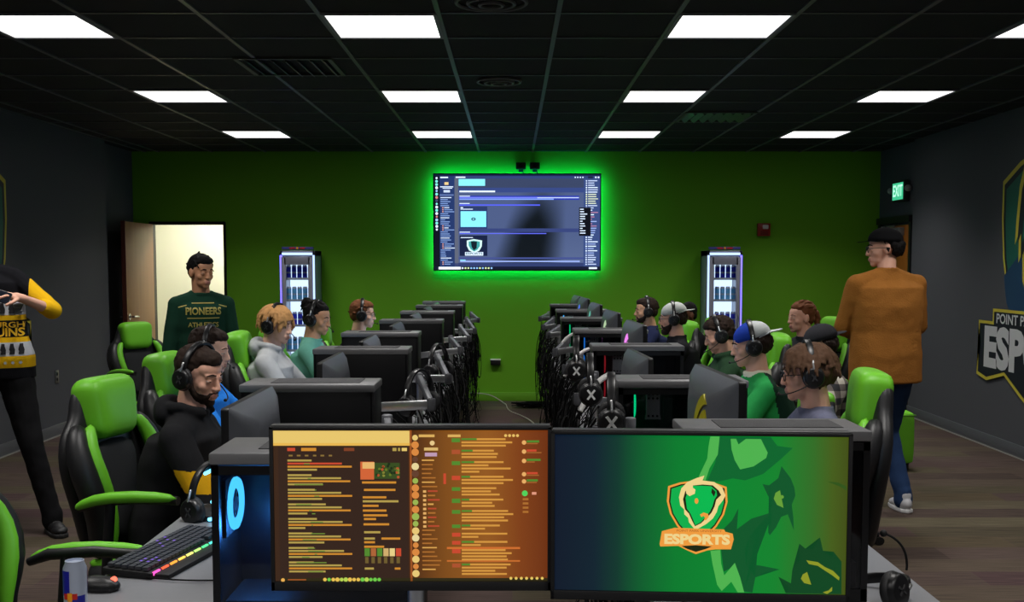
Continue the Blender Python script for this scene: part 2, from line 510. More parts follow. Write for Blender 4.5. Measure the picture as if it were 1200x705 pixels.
# corridor lamp (recessed lamp of the corridor)
t = thing('corridor_light', 'bright lamp on the corridor ceiling beyond the open door', 'ceiling light', (-3.7, 13.6, 2.70))
simple('frame', M_frame, t, lambda p: p.box((0, 0, -0.012), (0.64, 0.64, 0.02), bev=0.004))
simple('diffuser', glow('corridor diffuser', (1, 0.95, 0.88, 1), 48), t, lambda p: p.box((0, 0, -0.027), (0.58, 0.58, 0.01)))

# door leaf, opened into the room
M_wood = mat('oak veneer', srgb(150, 104, 62), 0.45, mottled=0.22, mscale=3, stretch=(6, 6, 0.7))
M_wedge = mat('dark door edge', srgb(92, 46, 34), 0.5)
M_chrome = mat('brushed chrome', srgb(190, 190, 190), 0.25, metal=1.0)
M_dkmetal = mat('dark painted metal', srgb(28, 28, 30), 0.45)
d1 = thing('door_1', None, None, (DX0 + 0.03, YB - 0.05, 0)); d1['kind'] = 'structure'
simple('door_leaf', M_wood, d1, lambda p: p.box((0.0, -0.455, 1.025), (0.040, 0.90, 2.02), bev=0.002))
simple('door_edge', M_wedge, d1, lambda p: p.box((0, -0.908, 1.025), (0.046, 0.008, 2.03)))
def handle(p):
    p.cap((0.02, -0.84, 1.02), (0.075, -0.84, 1.02), 0.012, flat=True)
    p.chain([(0.075, -0.845, 1.02), (0.08, -0.79, 1.02), (0.08, -0.72, 1.015)], 0.011)
    p.cap((0.02, -0.84, 1.02), (0.028, -0.84, 1.02), 0.034, flat=True, seg=20)
    p.cap((-0.03, -0.84, 1.02), (-0.07, -0.84, 1.02), 0.012, flat=True); p.cap((-0.07, -0.85, 1.02), (-0.07, -0.74, 1.02), 0.011)
simple('door_handle', M_chrome, d1, handle)
struct('trim_4', M_dkmetal, lambda p: (p.box((DX0 + 0.005, YB - 0.004 + TH / 2, DZ / 2), (0.03, TH + 0.02, DZ)), p.box((DX1 - 0.005, YB + TH / 2 - 0.004, DZ / 2), (0.03, TH + 0.02, DZ)),
       p.box(((DX0 + DX1) / 2, YB + TH / 2 - 0.004, DZ - 0.01), (DX1 - DX0, TH + 0.02, 0.035))))
# door on the right wall by the far corner
d2 = thing('door_2', None, None, (XR + 0.06, 11.9, 0)); d2['kind'] = 'structure'
simple('door_leaf', mat('amber door veneer', srgb(176, 104, 40), 0.45, mottled=0.2, mscale=3, stretch=(6, 6, 0.7)), d2, lambda p: p.box((-0.015, 0.0, 1.0), (0.03, 0.9, 2.0)))
simple('door_frame', M_dkmetal, d2, lambda p: (p.box((-0.02, -0.48, 1.02), (0.05, 0.06, 2.04)), p.box((-0.02, 0.48, 1.02), (0.05, 0.06, 2.04)), p.box((-0.03, 0.0, 2.06), (0.07, 1.02, 0.07))))
simple('door_closer', mat('grey closer', srgb(120, 120, 118), 0.4), d2, lambda p: (p.box((-0.06, -0.15, 1.93), (0.06, 0.3, 0.09), bev=0.01), p.box((-0.07, 0.1, 1.99), (0.02, 0.4, 0.02))))

# exit sign
t = thing('exit_sign', 'small sign with glowing green EXIT letters high on the right wall above the door', 'exit sign', (XR + 0.055, 11.72, 2.36))
simple('body', mat('sign housing', srgb(40, 44, 42), 0.5), t, lambda p: p.box((-0.035, 0, 0), (0.06, 0.36, 0.22), bev=0.006))
fl = Flat(frame((-0.068, 0, 0), (0, -1, 0), (0, 0, 1)), 0.001)
fl.rect(-0.16, -0.09, 0.16, 0.09, (0.05, 0.5, 0.25, 1), 0).text('EXIT', 0, 0, 0.17, (0.5, 1, 0.75, 1), 2, off=0.02, width=0.28)
fl.build('letters', screen_mat('exit glow', 1.2), t)
for s in (-1, 1):
    lm = simple('emergency_lamp', mat('lamp grey', srgb(150, 150, 150), 0.4), t, lambda p: (p.cap((-0.035, s * 0.17, 0.02), (-0.035, s * 0.23, 0.02), 0.012, flat=True), p.ell((-0.05, s * 0.26, 0.02), (0.04, 0.035, 0.035))))

# fire alarm
t = thing('fire_alarm', 'red wall fire alarm box on the green wall right of the screen', 'fire alarm', (2.88, YB, 1.975))
simple('body', mat('alarm red', srgb(150, 30, 18), 0.4), t, lambda p: p.box((0, -0.03, 0), (0.145, 0.06, 0.145), bev=0.008))
simple('strobe', mat('strobe lens', srgb(210, 205, 200), 0.2), t, lambda p: p.box((0.012, -0.068, 0.03), (0.065, 0.03, 0.05), bev=0.01))
simple('grille', mat('alarm dark', srgb(70, 14, 10), 0.5), t, lambda p: [p.box((0, -0.0615, -0.02 - 0.012 * k), (0.09, 0.004, 0.005)) for k in range(4)])
# outlets
def outlet(loc, rz, label, lit=True):
    t = thing('wall_outlet', label, 'outlet', loc, rz)
    simple('cover_plate', mat('steel plate', srgb(120, 118, 112), 0.35, metal=0.6), t, lambda p: p.box((0, -0.004, 0), (0.075, 0.008, 0.118), bev=0.003))
    for s in (-1, 1): simple('socket', mat('socket black', srgb(14, 14, 14), 0.5), t, lambda p: p.ell((0, -0.008, s * 0.025), (0.018, 0.004, 0.016)))
outlet((XL, 9.95 - 0.0, 0.55), R(90), 'small wall outlet on the charcoal wall behind the chairs')
t = thing('wall_box', 'small dark cable box with a pale top low on the green wall', 'wall box', (-0.19, YB, 0.45))
simple('body', mat('box black', srgb(22, 20, 20), 0.5), t, lambda p: p.box((0, -0.03, 0), (0.115, 0.06, 0.055), bev=0.005))
simple('lid', mat('box pale', srgb(225, 222, 215), 0.4), t, lambda p: p.box((0, -0.033, 0.034), (0.12, 0.066, 0.014), bev=0.003))
# ------------------------------------------------------------------ materials for furniture
M_desk = mat('pale grey laminate', srgb(124, 125, 129), 0.42, bump=0.05, bscale=400, mottled=0.04, mscale=60)
M_plastic = mat('black plastic', srgb(24, 24, 26), 0.42, bump=0.05, bscale=500)
M_matte = mat('matte black plastic', srgb(16, 16, 18), 0.65)
M_rubber = mat('black rubber', srgb(12, 12, 12), 0.7)
M_case = mat('black steel case', srgb(20, 20, 22), 0.35, metal=0.2)
M_casetop = mat('grey case top', srgb(118, 118, 120), 0.38, metal=0.3)  # light reflected by the case top is put into this grey
M_mesh = mat('dark dust filter', srgb(64, 64, 66), 0.7, bump=0.4, bscale=900)
M_silver = mat('silver metal', srgb(205, 206, 208), 0.28, metal=0.9)
M_arm = mat('grey arm paint', srgb(104, 105, 110), 0.4)
M_mback = mat('dark grey monitor shell', srgb(92, 95, 102), 0.38, mottled=0.06, mscale=20)
M_vinylg = mat('lime green vinyl', srgb(112, 196, 44), 0.45, bump=0.12, bscale=400)
M_vinylb = mat('black vinyl', srgb(30, 30, 32), 0.42, bump=0.15, bscale=400)
M_cloth = mat('charcoal mesh cloth', srgb(38, 39, 42), 0.9, bump=0.4, bscale=700)
M_cable = mat('black cable', srgb(9, 9, 10), 0.75, spec=0.15)
M_white = mat('white print', srgb(225, 226, 226), 0.5)
M_psu = mat('grey bracket', srgb(225, 225, 226), 0.45)
def led(name, r, g, b, s): return glow(name, (r, g, b, 1), s)
M_ledb = led('blue led', 0.06, 0.48, 1.0, 4.0); M_ledg = led('green led', 0.0, 0.9, 0.3, 1.6); M_ledr = led('red led', 0.9, 0.03, 0.05, 0.5)
M_ledc = led('cyan led', 0.15, 0.65, 1.0, 3)

def rrect(x0, y0, x1, y1, r, n=5):
    pts = []
    for cx_, cy_, a0 in ((x1 - r, y1 - r, 0), (x0 + r, y1 - r, 90), (x0 + r, y0 + r, 180), (x1 - r, y0 + r, 270)):
        for k in range(n + 1):
            a = R(a0 + 90 * k / n); pts.append((cx_ + r * math.cos(a), cy_ + r * math.sin(a)))
    return pts
def bez(p0, p1, p2, p3, n=16):
    out = []
    for i in range(n + 1):
        t = i / n; u = 1 - t
        out.append(V(p0) * u ** 3 + V(p1) * 3 * u * u * t + V(p2) * 3 * u * t * t + V(p3) * t ** 3)
    return out

# ------------------------------------------------------------------ desks
DH = 0.74
def desk(x0, x1, y0, y1, label, group=None):
    cx_, cy_ = (x0 + x1) / 2, (y0 + y1) / 2
    t = thing('desk', label, 'desk', (cx_, cy_, 0), 0, group)
    hx, hy = (x1 - x0) / 2, (y1 - y0) / 2
    simple('desk_top', M_desk, t, lambda p: p.box((0, 0, DH - 0.014), (2 * hx, 2 * hy - 0.006, 0.028), bev=0.003))
    for s in (-1, 1):
        simple('leg_frame', M_dkmetal, t, lambda p: (p.box((0, s * (hy - 0.06), 0.02), (2 * hx - 0.08, 0.05, 0.04), bev=0.004), p.box((0, s * (hy - 0.06), 0.37), (0.07, 0.04, 0.69), bev=0.004), p.box((0, s * (hy - 0.06), DH - 0.04), (2 * hx - 0.12, 0.04, 0.024))))
    if hx < 0.5:
        sg = 1 if cx_ < 0 else -1
        simple('added_dark_panel', M_matte, t, lambda p: p.box((sg * (hx - 0.03), 0, 0.50), (0.016, 2 * hy - 0.03, 0.42), bev=0.003))  # dark panel added only to blacken the gap behind the hanging cables
    simple('cross_bar', M_dkmetal, t, lambda p: p.box((0, 0, 0.60), (0.03, 2 * hy - 0.15, 0.05)))
    return t
ordn = ['first', 'second', 'third', 'fourth', 'fifth', 'sixth', 'seventh']
for k in range(7):
    y0 = 2.43 + 1.35 * k
    desk(-1.12, -0.445, y0, y0 + 1.35, f'grey laminate gaming desk in the left row, {ordn[k]} from the operator desk')
    desk(0.36, 1.085, y0, y0 + 1.35, f'grey laminate gaming desk in the right row, {ordn[k]} from the operator desk')
desk(-1.12, 1.085, 1.55, 2.425, 'grey laminate operator desk under the two big front monitors')

# ------------------------------------------------------------------ PC towers (local: long side along X, glass side faces -Y)
def tower(label, loc, glass=False, ledm=None, fan='left', rz=0.0, w=0.445, h=0.45, d=0.21):
    t = thing('computer_tower', label, 'computer', loc, rz)
    M = M_case; hx, hy = w / 2, d / 2
    def shell(p):
        p.box((0, hy - 0.006, h / 2), (w, 0.012, h - 0.03)); p.box((0, 0, 0.022), (w, d, 0.024))
        p.box((-hx + 0.006, 0, h / 2), (0.012, d, h - 0.03)); p.box((hx - 0.006, 0, h / 2), (0.012, d, h - 0.03))
        if not glass: p.box((0, -hy + 0.006, h / 2), (w - 0.008, 0.012, h - 0.045))
    simple('case_body', M, t, shell, bevel=0.002)
    simple('top_panel', M_casetop, t, lambda p: p.prism([(-hx - 0.004, -hy - 0.004), (hx + 0.004, -hy - 0.004), (hx + 0.004, hy + 0.002), (-hx - 0.004, hy + 0.002)], 0.026, frame((0, 0, h - 0.026), (1, 0, 0), (0, 1, 0))), bevel=0.005)
    simple('top_vent', M_mesh, t, lambda p: p.box((0.02, 0.006, h + 0.0008), (w * 0.68, d * 0.62, 0.003), bev=0.001))
    for sx in (-1, 1):
        for sy in (-1, 1):
            simple('foot', M_rubber, t, lambda p: p.cap((sx * (hx - 0.04), sy * (hy - 0.03), 0), (sx * (hx - 0.04), sy * (hy - 0.03), 0.012), 0.014, flat=True))
    if glass:
        gm = thin_glass('smoked glass panel', (0.6, 0.61, 0.63, 1))
        simple('glass_panel', gm, t, lambda p: p.box((0, -hy + 0.003, h / 2 - 0.004), (w - 0.01, 0.004, h - 0.06)))
        simple('glass_frame', M, t, lambda p: (p.box((0, -hy + 0.004, 0.045), (w, 0.01, 0.03)), p.box((-hx + 0.008, -hy + 0.004, h / 2), (0.016, 0.01, h - 0.05)), p.box((hx - 0.008, -hy + 0.004, h / 2), (0.016, 0.01, h - 0.05)), p.box((0, -hy + 0.004, h - 0.038), (w, 0.01, 0.02))))
        simple('motherboard', mat('dark circuit board', srgb(26, 30, 32), 0.5, mottled=0.6, mscale=60), t, lambda p: (p.box((0.02, hy - 0.03, h * 0.6), (w * 0.62, 0.004, h * 0.58)), p.box((0.0, hy - 0.045, h * 0.72), (0.09, 0.03, 0.09), bev=0.005), p.box((0.1, hy - 0.04, h * 0.72), (0.03, 0.03, 0.13))))
        simple('graphics_card', M_matte, t, lambda p: p.box((0.03, 0.01, h * 0.46), (w * 0.58, 0.11, 0.035), bev=0.004))
        simple('power_shroud', M_matte, t, lambda p: p.box((0.0, 0.01, 0.075), (w * 0.92, d * 0.8, 0.085)))
        s = -1 if fan == 'left' else 1
        nf = 1 if fan == 'big' else 3
        for k in range(nf):
            zz = 0.318 if nf == 1 else h * 0.24 + k * 0.125
            r = 0.060 if nf == 1 else 0.055
            s2 = -1 if fan == 'big' else s
            x = s2 * (hx - (0.022 if nf == 1 else 0.06))
            f = simple('fan', M_matte, t, lambda p: p.box((x + s2 * 0.008, 0, zz), (0.014, 2 * r + 0.01, 2 * r + 0.01), bev=0.004))
            ring = [V((x - s2 * 0.002, r * 0.86 * math.cos(a * PI / 12), zz + r * 0.86 * math.sin(a * PI / 12))) for a in range(25)]
            if ledm:
                if nf == 1: simple('inner_fan_light', ledm, f, lambda p: p.tube([V((x - 0.001, q.y * 0.76, zz + (q.z - zz) * 0.76)) for q in ring], 0.0075, 8))
                simple('fan_light', ledm, f, lambda p: p.tube(ring, 0.006 if nf > 1 else 0.008, 8))
                simple('fan_rotor', M_plastic, f, lambda p: [p.cap((x - s2 * 0.003, 0, zz), (x + s2 * 0.006, 0, zz), r * 0.28, flat=True)] + [p.box((x, r * 0.45 * math.cos(a * 2 * PI / 7), zz + r * 0.45 * math.sin(a * 2 * PI / 7)), (0.004, r * 0.34, r * 0.7), Euler((a * 2 * PI / 7 + 0.5, 0, 0))) for a in range(7)])
        if fan != 'big':
            simple('bracket_plate', M_psu, t, lambda p: (p.prism([(-0.028, -0.05), (0.028, -0.05), (0.024, -0.03), (0.024, 0.03), (0.028, 0.05), (-0.028, 0.05), (-0.024, 0.03), (-0.024, -0.03)], 0.006, frame((-0.10, -hy + 0.03, 0.362), (1, 0, 0), (0, 0, 1))),), bevel=0.001)
            simple('bracket_holes', M_rubber, t, lambda p: [p.cap((-0.10 + a * 0.015, -hy + 0.0225, 0.362 + b * 0.038), (-0.10 + a * 0.015, -hy + 0.024, 0.362 + b * 0.038), 0.004, flat=True, seg=10) for a in (-1, 0, 1) for b in (-1, 1, 0.62)])
    return t
LT = [3.6, 5.1, 6.3, 7.7, 9.1, 10.4, 11.45]
LX = [-0.685, -0.715, -0.77, -0.72, -0.715, -0.70, -0.72]
for k, (y, x) in enumerate(zip(LT, LX)):
    tower(f'black computer tower with grey top on the left desk row, {ordn[k]} from the camera', (x, y + 0.105, DH), False)
RT = [2.6, 3.72, 5.3, 6.6, 8.0, 9.4, 10.6]
RX = [0.645, 0.59, 0.62, 0.605, 0.59, 0.61, 0.60]
leds = [None, M_ledg, M_ledr, led('dim blue led', 0.02, 0.25, 0.9, 1.4), M_ledg, M_ledb, None]
for k, (y, x) in enumerate(zip(RT, RX)):
    tower(f'glass sided computer tower with grey top on the right desk row, {ordn[k]} from the camera', (x, y + 0.105, DH), True, leds[k])
tower('computer tower with a glowing blue fan behind glass, left of the front monitors', (-0.422, 2.40, DH), True, M_ledb, 'big')

# ------------------------------------------------------------------ gaming chair (faces -Y locally)
def make_chair():
    t = thing('gaming_chair', 'x', 'chair')
    tilt = Euler((R(-6), 0, 0)).to_matrix().to_4x4()
    BF = Matrix.Translation((0, 0.17, 0.47)) @ tilt @ Matrix.Diagonal((0.95, 0.95, 0.91, 1))
    fr = BF @ frame((0, 0, 0), (1, 0, 0), (0, 0, 1))
    fr2 = lambda y: BF @ frame((0, y, 0), (1, 0, 0), (0, 0, 1))
    out = [(-0.17, 0), (-0.20, 0.10), (-0.22, 0.22), (-0.265, 0.36), (-0.27, 0.47), (-0.235, 0.56), (-0.175, 0.60), (-0.16, 0.68), (-0.13, 0.73), (-0.06, 0.75)]
    out = out + [(-x, y) for x, y in out[::-1]]
    simple('backrest', M_vinylb, t, lambda p: p.pillow(out, 0.085, fr2(0.02)), subd=1)
    cen = [(-0.11, 0.05), (-0.12, 0.30), (-0.15, 0.45), (-0.10, 0.50), (0.10, 0.50), (0.15, 0.45), (0.12, 0.30), (0.11, 0.05)]
    simple('back_cushion', M_cloth, t, lambda p: p.pillow(cen, 0.07, fr2(-0.02)), subd=1)
    for s in (-1, 1):
        path = [BF @ V((s * x, y, z)) for x, y, z in ((0.175, -0.03, 0.02), (0.185, -0.055, 0.12), (0.205, -0.07, 0.25), (0.245, -0.06, 0.38), (0.24, -0.03, 0.50), (0.18, -0.01, 0.585))]
        simple('side_bolster', M_vinylb, t, lambda p: p.tube(path, [0.035, 0.045, 0.052, 0.055, 0.045, 0.03], 12), subd=1)
        path2 = [BF @ V((s * x, y, z)) for x, y, z in ((0.14, -0.055, 0.02), (0.148, -0.085, 0.12), (0.165, -0.102, 0.25), (0.205, -0.095, 0.38), (0.205, -0.062, 0.49), (0.15, -0.045, 0.58))]
        simple('green_side_stripe', M_vinylg, t, lambda p: p.tube(path2, [0.018, 0.026, 0.030, 0.034, 0.032, 0.02], 12), subd=1)
    hp = rrect(-0.135, 0.50, 0.135, 0.765, 0.06)
    hp = [(x * (1.0 + 0.14 * (y - 0.5) / 0.26), y) for x, y in hp]
    simple('headrest', M_vinylg, t, lambda p: p.pillow(hp, 0.15, fr2(-0.015)), subd=1)
    seat = [(-0.24, -0.26), (-0.255, -0.1), (-0.25, 0.1), (-0.22, 0.24), (0.22, 0.24), (0.25, 0.1), (0.255, -0.1), (0.24, -0.26), (0, -0.285)]
    simple('seat', M_vinylb, t, lambda p: p.pillow(seat, 0.12, frame((0, -0.01, 0.43), (1, 0, 0), (0, 1, 0))), subd=1)
    for s in (-1, 1):
        simple('green_seat_stripe', M_vinylg, t, lambda p: p.tube([(s * 0.16, 0.20, 0.475), (s * 0.185, 0.05, 0.485), (s * 0.19, -0.12, 0.485), (s * 0.17, -0.25, 0.468)], 0.022, 10), subd=1)
    simple('seat_plate', M_dkmetal, t, lambda p: p.box((0, 0, 0.355), (0.26, 0.3, 0.025), bev=0.004))
    for s in (-1, 1):
        a = simple('armrest', M_plastic, t, lambda p: (p.chain([(s * 0.24, 0.05, 0.38), (s * 0.30, 0.03, 0.42), (s * 0.30, 0.0, 0.74)], 0.018), p.tube([(s * 0.30, 0.13, 0.715), (s * 0.30, 0.06, 0.745), (s * 0.30, -0.10, 0.765), (s * 0.30, -0.27, 0.765)], [0.014, 0.02, 0.02, 0.016], 12)))
        simple('armrest_pad', M_vinylg, a, lambda p: p.tube([(s * 0.312, 0.14, 0.715), (s * 0.312, 0.07, 0.755), (s * 0.312, -0.10, 0.777), (s * 0.312, -0.28, 0.775)], [0.014, 0.022, 0.023, 0.018], 12), subd=1)
    simple('gas_lift', M_dkmetal, t, lambda p: (p.cap((0, 0, 0.10), (0, 0, 0.24), 0.03, flat=True), p.cap((0, 0, 0.22), (0, 0, 0.35), 0.018, flat=True)))
    for k in range(5):
        a = 2 * PI * k / 5 + 0.3; c, s_ = math.cos(a), math.sin(a)
        l = simple('base_leg', M_plastic, t, lambda p: p.tube([(0, 0, 0.12), (c * 0.16, s_ * 0.16, 0.10), (c * 0.31, s_ * 0.31, 0.075)], [0.035, 0.025, 0.02], 8))
        simple('caster', M_rubber, l, lambda p: (p.cap((c * 0.31 - s_ * 0.022, s_ * 0.31 + c * 0.022, 0.03), (c * 0.31 - s_ * 0.006, s_ * 0.31 + c * 0.006, 0.03), 0.03, flat=True), p.cap((c * 0.31 + s_ * 0.022, s_ * 0.31 - c * 0.022, 0.03), (c * 0.31 + s_ * 0.006, s_ * 0.31 - c * 0.006, 0.03), 0.03, flat=True), p.cap((c * 0.31, s_ * 0.31, 0.03), (c * 0.31, s_ * 0.31, 0.08), 0.008, flat=True)))
    return t
chair0 = make_chair(); chair_used = [False]
def chair(x, y, rz, label, sz=1.0):
    if not chair_used[0]: t = chair0; chair_used[0] = True
    else: t = copy_tree(chair0)
    t.location = (x, y, 0); t.rotation_euler = (0, 0, R(rz)); t.scale = (1, 1, sz); t['label'] = label
    return t

# ------------------------------------------------------------------ player monitors with arms (local: screen faces +X, length along Y)
def player_monitor(label, x, ymid, ztop, side, emblem=None, elbow=None, screen_col=(0.25, 0.4, 0.6, 1), yaw=0, L=0.55):
    """side=-1: players sit at -X (screen faces -X)"""
    rz = 0 if side > 0 else PI
    t = thing('gaming_monitor', label, 'monitor', (x, ymid, DH), rz + R(yaw))
    zt = ztop - DH; hgt = 0.345; zc = zt - hgt / 2; hl = L / 2
    f = frame((0, 0, zc), (0, 1, 0), (0, 0, 1))      # out = +x
    simple('panel', M_plastic, t, lambda p: p.prism(rrect(-hl, -hgt / 2, hl, hgt / 2, 0.008), 0.022, f), bevel=0.002)
    g = frame((0, 0, zc), (0, 1, 0), (0, 0, 1))
    def bk(p):
        n0 = rrect(-hl, -hgt / 2, hl, hgt / 2, 0.012); n1 = rrect(-hl * 0.9, -hgt * 0.42, hl * 0.9, hgt * 0.44, 0.03); n2 = rrect(-hl * 0.55, -hgt * 0.3, hl * 0.55, hgt * 0.33, 0.05)
        loops = [[p.bm.verts.new(g @ V((a, b, z))) for a, b in n] for n, z in ((n0, 0.0), (n1, -0.022), (n2, -0.048))]
        n = len(n0)
        for A, B in zip(loops, loops[1:]):
            for i in range(n): p.bm.faces.new((A[i], A[(i + 1) % n], B[(i + 1) % n], B[i]))
        p.bm.faces.new(loops[0]); p.bm.faces.new(loops[-1])
    simple('back_shell', M_mback, t, bk, ang=75)
    fl = Flat(frame((0.0225, 0, zc), (0, 1, 0), (0, 0, 1)))
    fl.rect(-hl + 0.008, -hgt / 2 + 0.018, hl - 0.008, hgt / 2 - 0.008, screen_col, 0)
    fl.rect(-hl * 0.5, -0.05, hl * 0.6, 0.12, [min(1, c * 1.8) for c in screen_col[:3]] + [1], 1); fl.rect(-hl * 0.95, -hgt / 2 + 0.02, hl * 0.95, -hgt / 2 + 0.04, (0.05, 0.06, 0.08, 1), 1)
    fl.build('screen', screen_mat('player screen', 2.2), t)
    if emblem:
        p = PB(); F = frame((-0.026, 0, zc), (0, -1, 0), (0, 0, 1))
        for k in range(3):
            r0 = 0.07 + 0.038 * k; r1 = r0 + 0.026
            pts = [(0.12 - r0 * math.cos(R(a)) * 1.15 , -0.085 + r0 * math.sin(R(a)) * 1.2) for a in range(5, 86, 10)]
            pts2 = [(0.12 - r1 * math.cos(R(a)) * 1.15, -0.085 + r1 * math.sin(R(a)) * 1.2) for a in range(78, 10, -10)]
            p.prism(pts + pts2, 0.026, F)
        p.build('wing_emblem', emblem, t)
    # arm: mount plate, two links, clamp pole at the aisle edge of the desk
    simple('mount_plate', M_matte, t, lambda p: p.box((-0.055, 0, zc - 0.05), (0.025, 0.10, 0.10), bev=0.004))
    if elbow:
        inv = t.rotation_euler.to_matrix().to_4x4(); inv = (Matrix.Translation(t.location) @ inv).inverted()
        pole = V(elbow[0]); el = V(elbow[1]); z2 = V((pole.x, pole.y, elbow[2]))
        mp = V((-0.075, 0, zc - 0.05)); a, b, c, d_ = inv @ pole, inv @ z2, inv @ el, mp
        s1 = simple('arm_pole', M_silver, t, lambda p: (p.cap(a, b, 0.014, flat=True), p.cap(a, a + V((0, 0, 0.02)), 0.032, flat=True, seg=18), p.box(a + V((0, 0, -0.03)), (0.05, 0.06, 0.05), bev=0.004)))
        def linkm(p, u, v_):
            dd = (v_ - u); q = dd.to_track_quat('X', 'Z').to_matrix().to_4x4()
            m = Matrix.Translation((u + v_) / 2) @ q
            p.box(V(), (dd.length, 0.032, 0.052), m if False else None) if False else None
            vs = bmesh.ops.create_cube(p.bm, size=1, matrix=m @ Matrix.Diagonal((dd.length, 0.024, 0.040, 1)))
            p.cap(u + V((0, 0, -0.027)), u + V((0, 0, 0.027)), 0.019, flat=True, seg=16); p.cap(v_ + V((0, 0, -0.027)), v_ + V((0, 0, 0.027)), 0.019, flat=True, seg=16)
        simple('arm_link', M_arm, t, lambda p: linkm(p, b, c), bevel=0.006)
        simple('arm_link', M_silver, t, lambda p: linkm(p, c, d_), bevel=0.006)
    return t
LM = [3.2, 4.66, 5.87, 7.25, 8.66, 9.95, 11.05]
for k, y in enumerate(LM):
    pole = (-0.43 if k else -0.42, y + (0.42 if k == 0 else 0.36), DH)
    player_monitor(f'grey backed gaming monitor facing the left players, {ordn[k]} from the camera', -0.77, y, 1.19 if k else 1.20, -1, None,
                   (pole, (-0.34, y - 0.12, 1.02 - 0.02 * (k % 3)), 1.06))
RM = [(0.605, 3.22, 1.27), (0.55, 4.75, 1.20), (0.66, 5.85, 1.275), (0.66, 7.2, 1.275), (0.66, 8.6, 1.275), (0.66, 9.95, 1.275), (0.66, 11.1, 1.26)]
M_yel = mat('yellow emblem paint', srgb(190, 180, 30), 0.4)
emb = [M_yel, None, led('pink emblem light', 0.9, 0.25, 0.9, 1.0), led('pale emblem light', 0.55, 0.75, 0.45, 0.8), led('teal emblem light', 0.2, 0.7, 0.55, 0.6), led('blue emblem light', 0.1, 0.2, 0.9, 1.0), None]
for k, (x, y, zt) in enumerate(RM):
    pole = (0.39, y + 0.33, DH)
    player_monitor(f'grey backed gaming monitor facing the right players, {ordn[k]} from the camera', x, y, zt, 1, emb[k],
                   (pole, (0.285, y - 0.10 + (0.9 if k == 0 else 0) * 0.5, 1.03 - 0.02 * (k % 2)), 1.06), yaw=3)

# ------------------------------------------------------------------ front operator monitors
def logo(fl, cx_, cy_, s, ly=1, C=None, bw=2.45, wall=False):
    C = C or {}
    g = lambda k, d: C.get(k, d)
    cream, orange, green, dk, teal = g('cream', (1, 0.85, 0.55, 1)), g('orange', (1, 0.45, 0.08, 1)), g('green', (0.0, 0.75, 0.2, 1)), g('dk', (0.02, 0.03, 0.01, 1)), g('field', (0.0, 0.6, 0.15, 1))
    P = lambda pts: [(cx_ + x * s, cy_ + y * s) for x, y in pts]
    sh = [(-2.0, 2.45), (-1.2, 2.72), (-0.5, 2.82), (0, 2.85), (0.5, 2.82), (1.2, 2.72), (2.0, 2.45), (2.08, 1.4), (1.85, 0.5), (1.35, -0.35), (0.75, -1.0), (0, -1.5), (-0.75, -1.0), (-1.35, -0.35), (-1.85, 0.5), (-2.08, 1.4)]
    sc = lambda pts, k, cy0=1.0: [(x * k, cy0 + (y - cy0) * k) for x, y in pts]
    fl.poly(P(sh), orange, ly); fl.poly(P(sc(sh, 0.93)), dk, ly + 1); fl.poly(P(sc(sh, 0.88)), teal, ly + 2)
    q = lambda pts: P([((x - 405) / 100, (400 - y) / 100) for x, y in pts])
    fl.poly(q([(395, 460), (350, 405), (345, 375), (318, 350), (316, 315), (290, 290), (280, 230), (295, 170), (335, 125), (400, 95), (452, 78), (440, 112), (520, 122), (575, 160), (598, 215), (580, 250), (550, 290), (540, 330), (515, 375), (470, 415)]), cream, ly + 3)
    fl.poly(q([(392, 432), (372, 395), (350, 345), (322, 315), (330, 290), (308, 245), (322, 190), (355, 150), (440, 140), (510, 145), (550, 180), (568, 212), (535, 245), (525, 290), (505, 335), (470, 375), (432, 412)]), dk, ly + 4)
    fl.poly(q([(393, 425), (378, 385), (360, 345), (335, 310), (345, 280), (325, 235), (340, 190), (375, 150), (440, 148), (500, 152), (535, 182), (540, 215), (522, 245), (510, 290), (492, 330), (462, 368), (430, 405)]), green, ly + 5)
    fl.poly(q([(352, 222), (330, 205), (326, 180), (340, 150), (372, 118), (364, 150), (375, 165), (392, 175), (388, 205)]), cream, ly + 6)
    a, b = q([(400, 255)])[0]; fl.disc(a, b, 0.13 * s, orange, ly + 6, 12, 0.2 * s)
    fl.poly(q([(425, 350), (450, 335), (480, 345), (486, 365), (468, 388), (452, 390), (460, 370), (448, 358), (436, 368)]), orange, ly + 6)
    fl.poly(q([(505, 165), (530, 190), (520, 225), (500, 195)]), dk, ly + 6)
    if wall: return
    fl.poly(q([(165, 470), (248, 462), (252, 445), (592, 452), (600, 468), (650, 480), (658, 520), (640, 590), (535, 592), (480, 600), (400, 628), (335, 600), (280, 572), (155, 578), (150, 560)]), orange, ly + 7)
    fl.poly(q([(300, 572), (400, 565), (510, 572), (470, 590), (400, 612), (340, 592)]), dk, ly + 8)
    a, b = q([(405, 527)])[0]
    fl.text('ESPORTS', a, b, 0.92 * s, cream, ly + 9, off=0.05, width=4.5 * s)
    a, b = q([(420, 465)])[0]
    fl.text('POINT PARK UNIVERSITY', a, b, 0.22 * s, g('plate', (0.7, 0.3, 0.05, 1)), ly + 8, off=0.01, width=3.1 * s)

